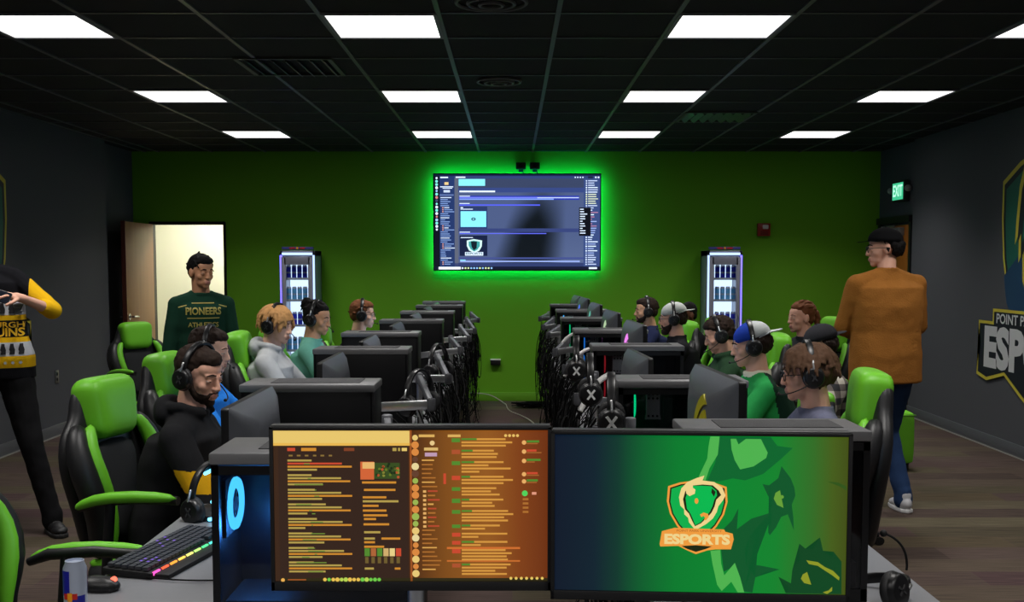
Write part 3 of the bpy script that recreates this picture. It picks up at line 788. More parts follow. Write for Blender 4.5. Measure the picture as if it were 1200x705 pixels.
def C8(r, g, b): return srgb(r, g, b)
FW, FH = 0.548, 0.310
def big_monitor(label, x, y, zc, yaw, painter, es=1.0, roll=0.0, w=0.565, h=0.333):
    t = thing('computer_monitor', label, 'monitor', (x, y, DH), R(yaw))
    z = zc - DH
    f = frame((0, 0, z), (1, 0, 0), (0, 0, 1))   # out = -y
    simple('casing', M_plastic, t, lambda p: p.prism(rrect(-w / 2, -h / 2, w / 2, h / 2, 0.006), -0.028, f), bevel=0.002)
    simple('bezel', M_matte, t, lambda p: (p.box((0, -0.001, z + h / 2 - 0.003), (w, 0.008, 0.006)), p.box((0, -0.001, z - h / 2 + 0.009), (w, 0.008, 0.018)), p.box((-w / 2 + 0.004, -0.001, z), (0.008, 0.008, h)), p.box((w / 2 - 0.004, -0.001, z), (0.008, 0.008, h))), bevel=0.001)
    simple('top_edge', M_arm if False else mat('grey bezel edge', srgb(70, 70, 72), 0.4), t, lambda p: p.box((0, 0.012, z + h / 2 + 0.0015), (w - 0.006, 0.026, 0.003), bev=0.001))
    fl = Flat(frame((0, -0.0012, z), (1, 0, 0), (0, 0, 1)), 0.00012)
    painter(fl, w - 0.016, h - 0.026, 0.006)
    fl.build('screen', screen_mat('big screen %.2f' % es, es), t)
    simple('back_housing', M_matte, t, lambda p: p.box((0, 0.045, z), (0.3, 0.04, 0.2), bev=0.01))
    simple('stand_column', M_silver, t, lambda p: (p.cap((0, 0.10, 0.01), (0, 0.10, z + 0.02), 0.018, flat=True), p.cap((0, 0.10, z), (0, 0.05, z), 0.02, flat=True)))
    simple('stand_base', M_matte, t, lambda p: p.prism(rrect(-0.13, -0.01, 0.13, 0.19, 0.03), 0.014, frame((0, 0, 0), (1, 0, 0), (0, 1, 0))), bevel=0.003)
    return t
random.seed(5)
def paint_browser(fl, w, h, dy):
    sx = w / 1043.0; sy = h / 570.0
    X = lambda px: -w / 2 + (px - 42) * sx
    Y = lambda py: dy + h / 2 - (py - 70) * sy
    def rc(x0, y0, x1, y1, c, l=1): fl.rect(X(x0), Y(y1), X(x1), Y(y0), c, l)
    fl.grad(X(42), Y(640), X(1085), Y(70), [(0, C8(66, 42, 26)), (0.45, C8(66, 38, 22)), (0.5, C8(84, 46, 18)), (0.63, C8(140, 84, 28)), (0.78, C8(162, 98, 36)), (0.9, C8(140, 70, 24)), (1, C8(120, 54, 18))], 0)
    rc(42, 72, 566, 128, C8(255, 218, 120)); rc(42, 118, 566, 128, C8(255, 200, 90), 2)
    rc(60, 128, 555, 640, C8(58, 38, 28)); rc(60, 628, 1085, 640, C8(50, 44, 20), 2)
    rc(560, 70, 568, 640, C8(170, 90, 36), 2)
    org, yl, gr, rd = C8(226, 150, 50), C8(196, 170, 84), C8(90, 150, 50), C8(220, 80, 50)
    for x0, x1, c in ((95, 125, rd), (148, 205, org), (310, 350, C8(140, 70, 40)), (495, 510, yl), (516, 524, yl), (530, 550, C8(255, 220, 120))): rc(x0, 136, x1, 148, c, 3)
    for i in range(6): rc(95 + i * 30 + random.random() * 8, 162, 115 + i * 30, 168, C8(150, 120, 60), 3)
    y = 180; blk = 0
    while y < 600:
        widths = [random.uniform(90, 150), random.uniform(200, 215), random.uniform(235, 245), random.uniform(60, 140)]
        for i, wd in enumerate(widths):
            c = (rd if blk == 0 and i == 1 else (yl if i != 2 else org))
            rc(95, y, 95 + wd, y + 7, c, 3); y += 11.5
            if random.random() < 0.4: rc(120 + random.random() * 80, y - 9, 160 + random.random() * 80, y - 5, C8(120, 150, 60), 4)
        y += 9; blk += 1
    rc(372, 188, 424, 255, C8(230, 110, 60), 3); rc(380, 190, 426, 214, C8(255, 200, 120), 4); rc(424, 192, 522, 252, C8(60, 84, 34), 3)
    for i in range(26): fl.disc(X(430 + random.random() * 88), Y(196 + random.random() * 52), 0.0028, random.choice([C8(110, 130, 40), C8(200, 90, 50), C8(30, 50, 20), C8(150, 150, 60)]), 4)
    for yy, x0, x1 in ((262, 378, 508), (290, 385, 505), (318, 380, 470), (333, 380, 516), (350, 380, 440), (368, 380, 470), (386, 382, 474), (400, 384, 430), (420, 382, 480), (450, 384, 446), (474, 384, 425), (474, 450, 522), (488, 384, 425), (505, 384, 460), (588, 385, 420), (588, 500, 522)):
        rc(x0, yy, x1, yy + 8, random.choice([org, yl, org]), 3)
    for i, c in enumerate((gr, C8(190, 110, 60), gr, C8(230, 190, 120), C8(255, 230, 150), rd)): rc(385 + i * 24, 515, 405 + i * 24, 545, c, 3); rc(387 + i * 24, 548, 400 + i * 24, 572, C8(120, 100, 50), 3)
    for i in range(20): fl.disc(X(581), Y(98 + i * 27), 0.0075 if i % 3 else 0.0058, random.choice([C8(255, 220, 130), C8(240, 150, 70), C8(200, 70, 40), C8(255, 235, 170), C8(110, 70, 50), C8(170, 200, 90)]), 3)
    rc(595, 86, 655, 96, C8(240, 190, 100), 3); fl.disc(X(646), Y(118), 0.005, C8(255, 220, 150), 3); rc(615, 135, 668, 146, C8(240, 200, 120), 3); rc(618, 154, 664, 168, C8(210, 170, 200), 3)
    for i in range(26):
        yy = 180 + i * 16.5
        c = C8(190, 120, 50) if i % 5 else C8(240, 180, 90)
        if 6 < i < 16: rc(610, yy, 622, yy + 9, C8(250, 190, 110), 3); rc(628, yy, 650 + random.random() * 26, yy + 6, C8(200, 80, 50) if i % 2 else c, 3)
        else: rc(606, yy, 640 + random.random() * 40, yy + 5, c, 3)
    rc(705, 86, 754, 96, C8(240, 190, 100), 3)
    for i in range(4): fl.disc(X(925 + i * 15), Y(90), 0.003, C8(255, 210, 110), 3)
    y = 100
    while y < 590:
        n = random.choice([2, 3, 3, 4])
        rc(720, y, 752, y + 13 + 4 * random.random(), random.choice([gr, rd, C8(190, 90, 50)]), 3)
        for i in range(n):
            x1 = random.uniform(800, 955) if i % 2 else random.uniform(880, 955)
            rc(757, y, x1, y + 7, C8(232, 164, 70), 3)
            if i == 0 and random.random() < 0.6: rc(757, y, 757 + random.uniform(20, 60), y + 7, gr, 4)
            y += 12
        y += 7
    rc(688, 232, 698, 272, rd, 3); rc(700, 510, 980, 518, C8(226, 120, 50), 2); rc(700, 560, 980, 566, C8(220, 120, 50), 2)
    for i, yy in enumerate((116, 150, 185, 235, 262)): fl.disc(X(995), Y(yy), 0.0045, C8(255, 190, 110), 3); rc(1005, yy - 8, 1035 + random.random() * 25, yy, gr if i % 2 == 0 else rd, 3); rc(1005, yy + 2, 1030 + random.random() * 40, yy + 6, C8(180, 110, 50), 3)
    fl.disc(X(998), Y(307), 0.006, C8(90, 230, 100), 3); rc(1025, 302, 1042, 312, C8(250, 170, 140), 3)
    for i in range(4): rc(990, 325 + i * 16, 1012, 333 + i * 16, C8(190, 120, 50), 3)
    for i in range(14): fl.disc(X(232 + i * 16), Y(634), 0.0036 + 0.001 * random.random(), random.choice([C8(255, 210, 90), C8(120, 220, 80), C8(250, 150, 70), C8(200, 230, 90)]), 4)
    fl.disc(X(71), Y(636), 0.004, C8(255, 190, 90), 4); rc(90, 632, 160, 637, C8(170, 90, 40), 4)
    for i in range(7): fl.disc(X(945 + i * 20), Y(629), 0.003, C8(255, 220, 110), 4)
def paint_green(fl, w, h, dy):
    sx = w / 1070.0; sy = h / 590.0
    X = lambda px: -w / 2 + (px - 36) * sx
    Y = lambda py: dy + h / 2 - (py - 80) * sy
    fl.grad(X(36), Y(670), X(1106), Y(80), [(0, C8(10, 24, 44)), (0.14, C8(12, 36, 50)), (0.22, C8(12, 60, 48)), (0.3, C8(8, 100, 48)), (0.42, C8(2, 132, 48)), (0.6, C8(4, 142, 50)), (0.76, C8(16, 140, 48)), (0.88, C8(52, 118, 40)), (0.95, C8(74, 100, 26)), (1, C8(70, 84, 20))], 0, n=60)
    def q(pts, c, l=1): fl.poly([(X(x), Y(y)) for x, y in pts], c, l)
    d1, d2, lt = C8(6, 108, 48), C8(10, 92, 44), C8(84, 190, 84)
    q([(640, 82), (825, 82), (850, 115), (905, 122), (862, 165), (800, 220), (735, 245), (690, 238), (640, 250), (596, 250), (625, 180)], d1)
    q([(606, 82), (640, 82), (634, 150), (605, 200), (590, 248), (566, 232), (596, 165), (600, 120)], lt, 2)
    q([(680, 90), (700, 90), (692, 110), (730, 160), (735, 190), (770, 178), (735, 90), (790, 90), (815, 140), (810, 160), (765, 192), (716, 204), (696, 170), (684, 130)], lt, 2)
    q([(798, 258), (822, 262), (855, 235), (866, 190), (900, 235), (914, 270), (918, 300), (905, 330), (912, 380), (915, 430), (892, 370), (868, 380), (850, 420), (828, 450), (822, 440), (832, 400), (822, 360), (838, 330), (818, 300)], d2, 1)
    q([(862, 280), (846, 290), (840, 312), (852, 335), (876, 346), (866, 320), (858, 305)], C8(110, 170, 60), 2); fl.disc(X(870), Y(305), 0.0035, C8(110, 170, 60), 2)
    q([(690, 395), (712, 350), (706, 430), (760, 388), (838, 362), (790, 410), (756, 452), (738, 505), (742, 560), (790, 564), (866, 578), (812, 588), (778, 610), (768, 668), (735, 664), (700, 570), (662, 590), (650, 500), (648, 440)], d2, 1)
    q([(612, 512), (648, 508), (652, 560), (664, 604), (702, 556), (722, 610), (738, 668), (714, 668), (690, 628), (655, 664), (638, 640), (620, 560)], lt, 3)
    q([(862, 606), (908, 630), (912, 580), (938, 545), (936, 480), (958, 498), (985, 500), (1010, 455), (1022, 505), (1055, 530), (1060, 508), (1078, 540), (1090, 545), (1092, 668), (890, 668), (905, 650)], C8(10, 74, 34), 1)
    yl = C8(150, 160, 40)
    q([(962, 542), (1004, 548), (1030, 566), (1060, 580), (1084, 604), (1082, 616), (1056, 596), (1034, 582), (1004, 562), (972, 556)], yl, 2)
    q([(966, 586), (950, 596), (944, 612), (956, 628), (982, 634), (966, 612)], yl, 2); q([(1058, 640), (1046, 654), (1024, 662), (1040, 668), (1058, 656)], yl, 2)
    q([(1030, 245), (1070, 248), (1100, 262), (1104, 278), (1075, 262)], C8(50, 90, 26), 1)
    logo(fl, X(561), Y(402), 53.5 * sx, 5, dict(cream=C8(255, 226, 150), orange=C8(255, 166, 66), green=C8(0, 196, 84), dk=C8(26, 40, 12), field=C8(10, 186, 80), plate=C8(190, 110, 40)))
big_monitor('large monitor showing an orange tinted browser and chat on the operator desk', -0.203, 2.15, 1.102, 0, paint_browser, 0.8)
big_monitor('large monitor showing the green bison wallpaper on the operator desk', 0.372, 2.12, 1.092, -3.5, paint_green, 0.85, w=0.59, h=0.34)
# ------------------------------------------------------------------ people
def skinm(name, c, rough=0.5): return mat(name, c, rough, spec=0.35, bump=0.06, bscale=500, mottled=0.06, mscale=30)
SK = dict(fair=skinm('fair skin', srgb(226, 172, 148)), pale=skinm('pale skin', srgb(232, 184, 160)), tan=skinm('tan skin', srgb(192, 140, 108)),
          olive=skinm('olive skin', srgb(206, 156, 124)), brown=skinm('brown skin', srgb(98, 62, 44)))
LIP = mat('lip colour', srgb(186, 126, 110), 0.45)
def hairm(name, c): return mat(name, c, 0.72, bump=0.9, bscale=60, mottled=0.35, mscale=40, stretch=(1, 1, 0.25), spec=0.2)
HR = dict(dark=hairm('dark brown hair', srgb(44, 32, 26)), black=hairm('black hair', srgb(20, 18, 18)), brown=hairm('brown hair', srgb(88, 62, 44)), blond=hairm('blond hair', srgb(188, 140, 88)),
          auburn=hairm('reddish brown hair', srgb(112, 68, 42)), curl=hairm('tawny curls', srgb(84, 60, 44)))
EYEW = mat('eye white', srgb(165, 155, 150), 0.3); EYEB = mat('dark iris', srgb(30, 20, 16), 0.15)
def fabric(name, c, **k):
    a = dict(rough=0.9, bump=0.35, bscale=350, spec=0.15, mottled=0.08, mscale=25); a.update(k); return mat(name, c, **a)

def ik(S, T, a, b, hint):
    S = V(S); T = V(T); d = T - S; L = min(d.length, (a + b) * 0.995); d.normalize()
    T = S + d * L
    x = (a * a - b * b + L * L) / (2 * L); h = math.sqrt(max(0, a * a - x * x))
    n = V(hint) - d * V(hint).dot(d); n.normalize()
    return S + d * x + n * h, T

def add_hand(p, wrist, d, palm, side, curl=0.5, spread=0.0):
    """side +1 = left hand; d direction, palm normal"""
    d = V(d).normalized(); n = V(palm); n = (n - d * n.dot(d)).normalized(); w = d.cross(n).normalized() * side
    wr = V(wrist)
    rot = Matrix((w, d, n)).transposed().to_4x4()
    p.cap(wr - d * 0.02, wr + d * 0.02, 0.025, 0.026)
    p.ell(wr + d * 0.048, (0.038, 0.05, 0.0165), rot)
    for i, (o, l) in enumerate(((0.030, 0.074), (0.010, 0.082), (-0.010, 0.076), (-0.029, 0.060))):
        q = wr + w * o * 0.95 + d * 0.085 + d * (0.004 if i in (1, 2) else -0.004)
        dd = (d + w * o * (1.5 + spread * 6)).normalized(); r = 0.0088
        p.cap(wr + w * o * 0.7 + d * 0.045, q, 0.011, 0.0095)
        for k in range(3):
            a = curl * (0.5, 0.75, 0.6)[k]
            dd = (dd * math.cos(a) + n * math.sin(a)).normalized()
            q2 = q + dd * l * (0.45, 0.31, 0.24)[k]
            p.cap(q, q2, r, r * 0.92); r *= 0.92; q = q2
    q = wr + w * 0.026 + d * 0.018 + n * 0.004; dd = (w * 0.8 + d * 0.65 + n * 0.25).normalized(); r = 0.0115
    for k in range(3):
        q2 = q + dd * (0.038, 0.03, 0.024)[k]; p.cap(q, q2, r, r * 0.9); q = q2; r *= 0.9
        dd = (dd * 0.8 + d * 0.35 + n * 0.25 * curl).normalized()

def add_head(p, fem=0.0, jaw=1.0, nose=1.0):
    p.ell((0, 0.018, 0.030), (0.0745, 0.093, 0.088)); p.ell((0, -0.030, -0.015), (0.061, 0.056, 0.088))
    p.ell((0, -0.040, 0.042), (0.060, 0.047, 0.048)); p.ell((0, -0.030, -0.068), (0.052 * jaw, 0.052, 0.040))
    p.ell((0, -0.066, -0.092), (0.024, 0.022, 0.021)); p.ell((0, -0.055, -0.062), (0.036, 0.038, 0.036))
    for s in (-1, 1):
        p.ell((s * 0.036, -0.050, -0.026), (0.026, 0.026, 0.024))
        p.cap((s * 0.012, -0.084, 0.018), (s * 0.042, -0.070, 0.020), 0.010, 0.009)
        p.ell((s * 0.0115, -0.098, -0.033), (0.0085, 0.011, 0.008))
        p.ell((s * 0.077, 0.012, -0.008), (0.009, 0.020, 0.032), Euler((R(-12), 0, R(s * -18))))
        p.cap((s * 0.030, -0.076, -0.002), (s * 0.034, -0.075, -0.001), 0.0125)
    p.chain([(0, -0.082, 0.012), (0, -0.096, -0.010), (0, -0.1035, -0.031)], [0.0085, 0.009, 0.0108])
    p.cap((-0.018, -0.086, -0.060), (0.018, -0.086, -0.060), 0.0075); p.cap((-0.015, -0.086, -0.071), (0.015, -0.086, -0.071), 0.008)
    p.cap((-0.006, -0.093, -0.0605), (0.006, -0.093, -0.0605), 0.006); p.cap((-0.006, -0.091, -0.0705), (0.006, -0.091, -0.0705), 0.0065)

def scalp(az, el, k=1.0):
    """point on the hair-bearing skull; az 0 = front, 180 = back"""
    a, e = R(az), R(el)
    return V((math.sin(a) * math.cos(e) * 0.078 * k, 0.020 - math.cos(a) * math.cos(e) * 0.097 * k, 0.030 + math.sin(e) * 0.092 * k))

def add_hair(p, style, rng):
    def strand(az, el, dirv, L, r0, r1=0.005, k=1.02, sag=0.3):
        q = scalp(az, el, k); n = (q - V((0, 0.02, 0.03))).normalized(); d = V(dirv); d = (d - n * d.dot(n) * 0.9).normalized()
        pts = [q - n * 0.004, q + n * 0.008 + d * L * 0.35, q + n * 0.010 + d * L * 0.7 + V((0, 0, -sag * L * 0.2)), q + n * 0.004 + d * L + V((0, 0, -sag * L * 0.5))]
        p.chain(pts, [r0, r0 * 0.95, r0 * 0.7, r1], seg=8)
    thick = dict(short=1.07, fringe=1.08, curly=1.08, messy=1.06, long=1.09, tied=1.04, buzz=1.035, capped=1.02)[style]
    p.ell((0, 0.032, 0.046), (0.0765 * thick, 0.090 * thick, 0.082 * thick))
    p.ell((0, 0.062, -0.005), (0.064 * thick, 0.055 * thick, 0.060))
    if style in ('short', 'messy', 'fringe', 'long', 'curly', 'tied'): p.ell((0, -0.016 if style != 'tied' else -0.004, 0.082), (0.064, 0.072, 0.043))
    if style in ('short', 'fringe', 'messy'):
        for i in range(90 if style != 'short' else 24):
            az = rng.uniform(-180, 180); el = rng.uniform(10 if abs(az) < 75 else -18, 85)
            if abs(az) < 55 and el < 42: el = rng.uniform(42, 80)
            f = V((rng.uniform(-0.6, 0.6), rng.uniform(-1, -0.2) if abs(az) < 90 else rng.uniform(-0.2, 0.6), rng.uniform(-0.3, 0.45) if style != 'messy' else rng.uniform(-0.4, 0.8)))
            strand(az, el, f, rng.uniform(0.02, 0.034) * (1.35 if style == 'messy' else 1), rng.uniform(0.005, 0.007), k=1.0)
        if style == 'short':
            for a in range(-45, 46, 9): strand(a, 52, (a * 0.008, -0.8, 0.1), 0.030, 0.010, 0.008)
        else:
            for a in range(-55, 56, 7): strand(a, 52, (a * 0.012 + 0.15, -0.8, -0.5), 0.042, 0.009)
    if style == 'curly':
        for i in range(240):
            az = rng.uniform(-180, 180); el = rng.uniform(-30, 88)
            if abs(az) < 62 and el < 34: el = rng.uniform(36, 75)
            if abs(az) < 100 and el < 0: el = rng.uniform(5, 60)
            q = scalp(az, el, rng.uniform(1.06, 1.22)); a = rng.uniform(0, 6.28); r = rng.uniform(0.010, 0.016)
            pts = [q + V((math.cos(a + t) * r, math.sin(a + t * 1.1) * r * 0.7, (t - 2) * 0.006 + math.sin(a + t) * r * 0.6)) for t in (0, 1, 2, 3, 4)]
            p.chain(pts, [0.006, 0.007, 0.0065, 0.005, 0.003], seg=6)
    if style == 'long':
        for i in range(130):
            az = rng.choice([-1, 1]) * rng.uniform(20, 180); el = rng.uniform(15, 85)
            strand(az, el, (math.sin(R(az)) * 0.8, -math.cos(R(az)) * 0.6, -0.9), rng.uniform(0.05, 0.085), rng.uniform(0.008, 0.012), sag=0.5)
        for i in range(60):
            az = rng.choice([-1, 1]) * rng.uniform(95, 180); el = rng.uniform(-20, 10)
            strand(az, el, (0, 0.15, -1), rng.uniform(0.04, 0.06), 0.011)
        for a in range(-58, 59, 6): strand(a, 46, (a * 0.014, -0.9, -0.6), 0.06, 0.0095)
    if style == 'tied':
        for i in range(70):
            az = rng.uniform(-180, 180); el = rng.uniform(25, 85)
            strand(az, el, (0, 1, 0.05), rng.uniform(0.05, 0.07), 0.007, sag=0.1)
    if style == 'capped':
        for i in range(70):
            az = rng.choice([-1, 1]) * rng.uniform(80, 180); el = rng.uniform(-22, 5)
            strand(az, el, (0, 0.25, -0.9), rng.uniform(0.02, 0.045), 0.009)

def person(label, head, rz, pose='sit', lean=0.14, skin='fair', shirt=None, pants=None, hair='short', hairc='dark', yaw=0, pitch=8,
           hands=None, beard=None, glasses=False, cap=None, sleeves='long', build=1.0, fem=0.0, voxel=0.006, hood=False, ztop=None, seed=1,
           ponytail=None, shoes=None, feet=None, sway=(0, 0), curl=0.45, palms=None, spread=0, shirt_paint=None, collar=None, hemdrop=0.07, headscale=0.9, shin=None, wob=0.004, loose=1.0):
    rng = random.Random(seed)
    hx, hy, zt = head
    b = build
    if pose == 'sit':
        P = V((0, 0.0, 0.57)); dz = zt - 1.322
        N = V((sway[0], -lean, zt - 0.256)); Cc = P.lerp(N, 0.58) + V((0, 0.015, 0))
        HO = N + V((0, -0.032, 0.127))
        hipx = 0.085
        knee = [V((s * 0.15, -0.44, 0.54)) for s in (1, -1)]; ank = [V((s * 0.16, -0.40, 0.11)) for s in (1, -1)]
        hip = [P + V((s * hipx, -0.01, -0.01)) for s in (1, -1)]
        root_xy = Matrix.Rotation(R(rz), 2) @ V((HO.x, HO.y)).to_2d()
        foot = [(0, -1)] * 2
    else:
        k = zt / 1.75
        P = V((0, 0, 0.93 * k)); N = V((sway[0], -lean, zt - 0.256)); Cc = P.lerp(N, 0.6) + V((0, 0.012, 0)); HO = N + V((0, -0.025, 0.127))
        ft = feet or [(0.11, 0.0, 0), (-0.11, 0.02, 0)]
        hip = [P + V((s * 0.088, 0, -0.02)) for s in (1, -1)]
        ank = [V((f[0], f[1], 0.09)) for f in ft]
        knee = [ik(hip[i], ank[i], 0.44 * k, 0.42 * k, (0, -1, 0))[0] for i in range(2)]
        foot = [(math.sin(R(f[2])), -math.cos(R(f[2]))) for f in ft]
        root_xy = Matrix.Rotation(R(rz), 2) @ V((HO.x, HO.y)).to_2d()
    t = thing('person', label, 'person', (hx - root_xy.x, hy - root_xy.y, 0), R(rz))
    sh = [N + V((s * 0.165 * b, 0.012, -0.085 - 0.05 * max(0, b - 1))) for s in (1, -1)]
    hands = hands or [(0.20, -0.40 - lean, 0.80), (-0.20, -0.40 - lean, 0.80)]
    el, wr = [], []
    for i, s in enumerate((1, -1)):
        hint = (s * 0.7, 0.5, -1.0)
        if isinstance(hands[i], dict): hint = hands[i].get('hint', hint); tg = hands[i]['at']; 
        else: tg = hands[i]
        e, w_ = ik(sh[i], tg, 0.285, 0.255, hint); el.append(e); wr.append(w_)
    Mh = Matrix.Translation(HO) @ Matrix.Rotation(R(yaw), 4, 'Z') @ Matrix.Rotation(R(pitch), 4, 'X') @ Matrix.Scale(headscale, 4)
    skm = SK[skin]
    # --- body: one continuous surface
    p = PB()
    p.M = Mh; add_head(p); p.M = Matrix()
    nb = N + V((0, 0.01, -0.02))
    p.cap(nb, Mh @ V((0, 0.022, -0.055)), 0.058, 0.053)
    p.loft([(P + V((0, 0, -0.09)), 0.12 * b, 0.09), (P, 0.145 * b, 0.105), (P.lerp(Cc, 0.5), 0.125 * b, 0.09), (Cc, 0.148 * b, 0.103), (Cc.lerp(N, 0.55), 0.145 * b, 0.095), (N + V((0, 0.01, -0.05)), 0.12 * b, 0.07), (N + V((0, 0.01, 0.0)), 0.055, 0.05)])
    for i, s in enumerate((1, -1)):
        p.cap(N + V((s * 0.05, 0.012, -0.045)), sh[i], 0.042, 0.048)
        p.cap(sh[i], el[i], 0.046 * b, 0.036); p.cap(el[i], wr[i], 0.037, 0.024)
        d = (wr[i] - el[i]).normalized()
        pn = (palms[i] if palms else (0, -0.1, -1))
        if isinstance(hands[i], dict) and 'dir' in hands[i]: d = V(hands[i]['dir'])
        add_hand(p, wr[i] + d * 0.012, d, pn, s, curl, spread)
        p.cap(hip[i], knee[i], 0.075, 0.05); p.cap(knee[i], ank[i], 0.05, 0.034)
        fd = V((foot[i][0], foot[i][1], 0))
        p.cap(ank[i], ank[i] + V((0, 0, -0.04)), 0.034, 0.035); p.cap(ank[i] + V((0, 0, -0.045)) - fd * 0.03, ank[i] + V((0, 0, -0.06)) + fd * 0.13, 0.03, 0.02)
    Mi = Mh.inverted()
    def pt(c):
        q = Mi @ c
        return 1 if (abs(q.x) < 0.021 and q.y < -0.083 and -0.078 < q.z < -0.054) else 0
    p.build('body', [skm, LIP], t, voxel=voxel, smooth=2, paint=pt)
    # --- eyes and eyebrows
    for s in (-1, 1):
        p = PB(Mh); p.ell((s * 0.0315, -0.0735, 0.0), (0.0145, 0.0135, 0.0065), u=14, v=12)
        ex = Mh @ V((s * 0.0315, -0.0745, 0.0)); fwd = (Mh.to_3x3() @ V((0, -1, 0)))
        p.build('eye', [EYEW, EYEB], t, ang=180, paint=lambda c: 1 if ((c - ex).normalized().dot(fwd) > 0.55) else 0)
        p = PB(Mh); p.tube([(s * 0.014, -0.0935, 0.026), (s * 0.030, -0.088, 0.030), (s * 0.050, -0.073, 0.022)], [0.003, 0.0034, 0.0018], 6)
        p.build('eyebrow', HR[hairc] if hairc != 'blond' else HR['brown'], t, ang=180)
    # --- hair
    if hair:
        p = PB(Mh); add_hair(p, hair, rng)
        h = p.build('hair', HR[hairc], t, voxel=0.005, smooth=2, wob=0.0025, ws=42)
        if ponytail == 'tail':
            p = PB(Mh); p.chain([(0, 0.10, 0.045), (0.0, 0.135, 0.035), (0.0, 0.150, -0.01), (0.0, 0.145, -0.06), (0.0, 0.14, -0.10)], [0.018, 0.028, 0.028, 0.022, 0.006]); p.build('ponytail', HR[hairc], t, voxel=0.006, wob=0.004, ws=30)
        if ponytail == 'bun':
            p = PB(Mh); p.ell((0.0, 0.105, 0.105), (0.042, 0.036, 0.040)); [p.ell((rng.uniform(-0.03, 0.03), 0.105 + rng.uniform(-0.03, 0.03), 0.105 + rng.uniform(-0.03, 0.03)), (0.016,) * 3) for _ in range(14)]
            p.build('hair_bun', HR[hairc], t, voxel=0.006, wob=0.004, ws=40)
    if beard:
        p = PB(Mh)
        p.ell((0, -0.032, -0.073), (0.0545, 0.0515, 0.040)); p.ell((0, -0.067, -0.093), (0.0265, 0.0235, 0.023))
        for s in (-1, 1): p.chain([(s * 0.045, -0.03, -0.07), (s * 0.0585, -0.012, -0.045), (s * 0.062, -0.008, -0.02)], [0.018, 0.014, 0.010]); p.cap((s * 0.026, -0.080, -0.068), (s * 0.022, -0.085, -0.052), 0.008, 0.006)
        if beard != 'stubble': p.cap((-0.02, -0.089, -0.0515), (0.02, -0.089, -0.0515), 0.0055); 
        if beard == 'full': p.ell((0, -0.06, -0.105), (0.04, 0.035, 0.03))
        p.build('beard', HR[hairc] if hairc not in ('blond',) else HR['brown'], t, voxel=0.005, smooth=1, wob=0.0015, ws=60)
    if glasses:
        p = PB(Mh)
        for s in (-1, 1):
            cx_ = s * 0.033
            pts = [(cx_ + 0.025 * math.cos(a * PI / 8), -0.104 + abs(cx_) * 0.12, 0.0 + 0.020 * math.sin(a * PI / 8)) for a in range(17)]
            p.tube(pts, 0.0022, 6); p.tube([(s * 0.058, -0.097, 0.006), (s * 0.077, -0.05, 0.006), (s * 0.079, 0.01, 0.004)], 0.002, 6)
        p.tube([(-0.009, -0.102, 0.004), (0, -0.108, 0.006), (0.009, -0.102, 0.004)], 0.002, 6)
        p.build('glasses', M_dkmetal, t, ang=180)
    if cap:
        cm, back_w, cm2 = cap
        ry = Matrix.Rotation(PI, 4, 'Z') if back_w else Matrix()
        Mc = Mh @ Matrix.Translation((0, 0.012 if not back_w else 0.020, 0.050)) @ Matrix.Rotation(R(-6 if not back_w else 10), 4, 'X') @ ry
        p = PB(Mc)
        prof = [(0.0, 0.084), (0.25, 0.082), (0.5, 0.073), (0.72, 0.059), (0.88, 0.040), (0.97, 0.018), (1.0, -0.006)]
        loops = []
        for k_, z in prof[1:]:
            loops.append([p.bm.verts.new(Mc @ V((0.090 * k_ * math.cos(a * PI / 16), 0.108 * k_ * math.sin(a * PI / 16), z))) for a in range(32)])
        top = p.bm.verts.new(Mc @ V((0, 0, 0.085)))
        for i in range(32): p.bm.faces.new((top, loops[0][i], loops[0][(i + 1) % 32]))
        for A, B in zip(loops, loops[1:]):
            for i in range(32): p.bm.faces.new((A[i], A[(i + 1) % 32], B[(i + 1) % 32], B[i]))
        p.bm.faces.new(loops[-1][::-1])
        ci = Mc.inverted()
        cr = p.build('cap', [cm, cm2 or cm], t, ang=180, paint=lambda c: 1 if (ci @ c).y > 0.0 else 0)
        p = PB(Mc); p.ell((0, 0, 0.086), (0.008, 0.008, 0.005)); p.build('button', cm, cr)
        p = PB(Mc)
        n = 13; up, lo = [], []
        o = []
        for i in range(n):
            a = PI * (1.08 + 0.84 * i / (n - 1)); o.append((0.084 * math.cos(a), 0.104 * math.sin(a)))
        for i in range(n):
            a = PI * (1.92 - 0.84 * i / (n - 1)); o.append((0.080 * math.cos(a) , 0.104 * math.sin(a) - 0.068 * (1 - abs(math.cos(a)) ** 2.5)))
        for th, st in ((0.0, up), (-0.004, lo)):
            for x, y in o: st.append(p.bm.verts.new(Mc @ V((x, y, 0.004 + th - abs(x) ** 2 * 2.2 - max(0, -y - 0.1) * 0.25))))
        p.bm.faces.new(up); p.bm.faces.new(lo[::-1]); m_ = len(o)
        for i in range(m_): p.bm.faces.new((lo[i], lo[(i + 1) % m_], up[(i + 1) % m_], up[i]))
        bmesh.ops.triangulate(p.bm, faces=[f for f in p.bm.faces if len(f.verts) > 4])
        p.build('visor', cm, cr)
    # --- trousers
    pants = pants or fabric('dark denim', srgb(40, 48, 66))
    p = PB()
    p.loft([(P + V((0, 0, -0.10)), 0.13 * b, 0.10), (P + V((0, 0, -0.02)), 0.162 * b, 0.122), (P + V((0, -0.005, 0.08)), 0.15 * b, 0.112)])
    for i in range(2):
        p.ell(hip[i] + V((0, 0.01, -0.01)), (0.09, 0.10, 0.09)); p.cap(hip[i], knee[i], 0.092 * b, 0.068); a2 = knee[i].lerp(ank[i], 0.96)
        p.cap(knee[i], a2, 0.067, shin or 0.055); 
        if pose != 'sit': p.cap(a2 + V((0, 0, 0.02)), a2 + V((0, 0, -0.035)), 0.056, 0.06)
    p.build('trousers', pants, t, voxel=0.009, smooth=3, wob=0.006, ws=8)
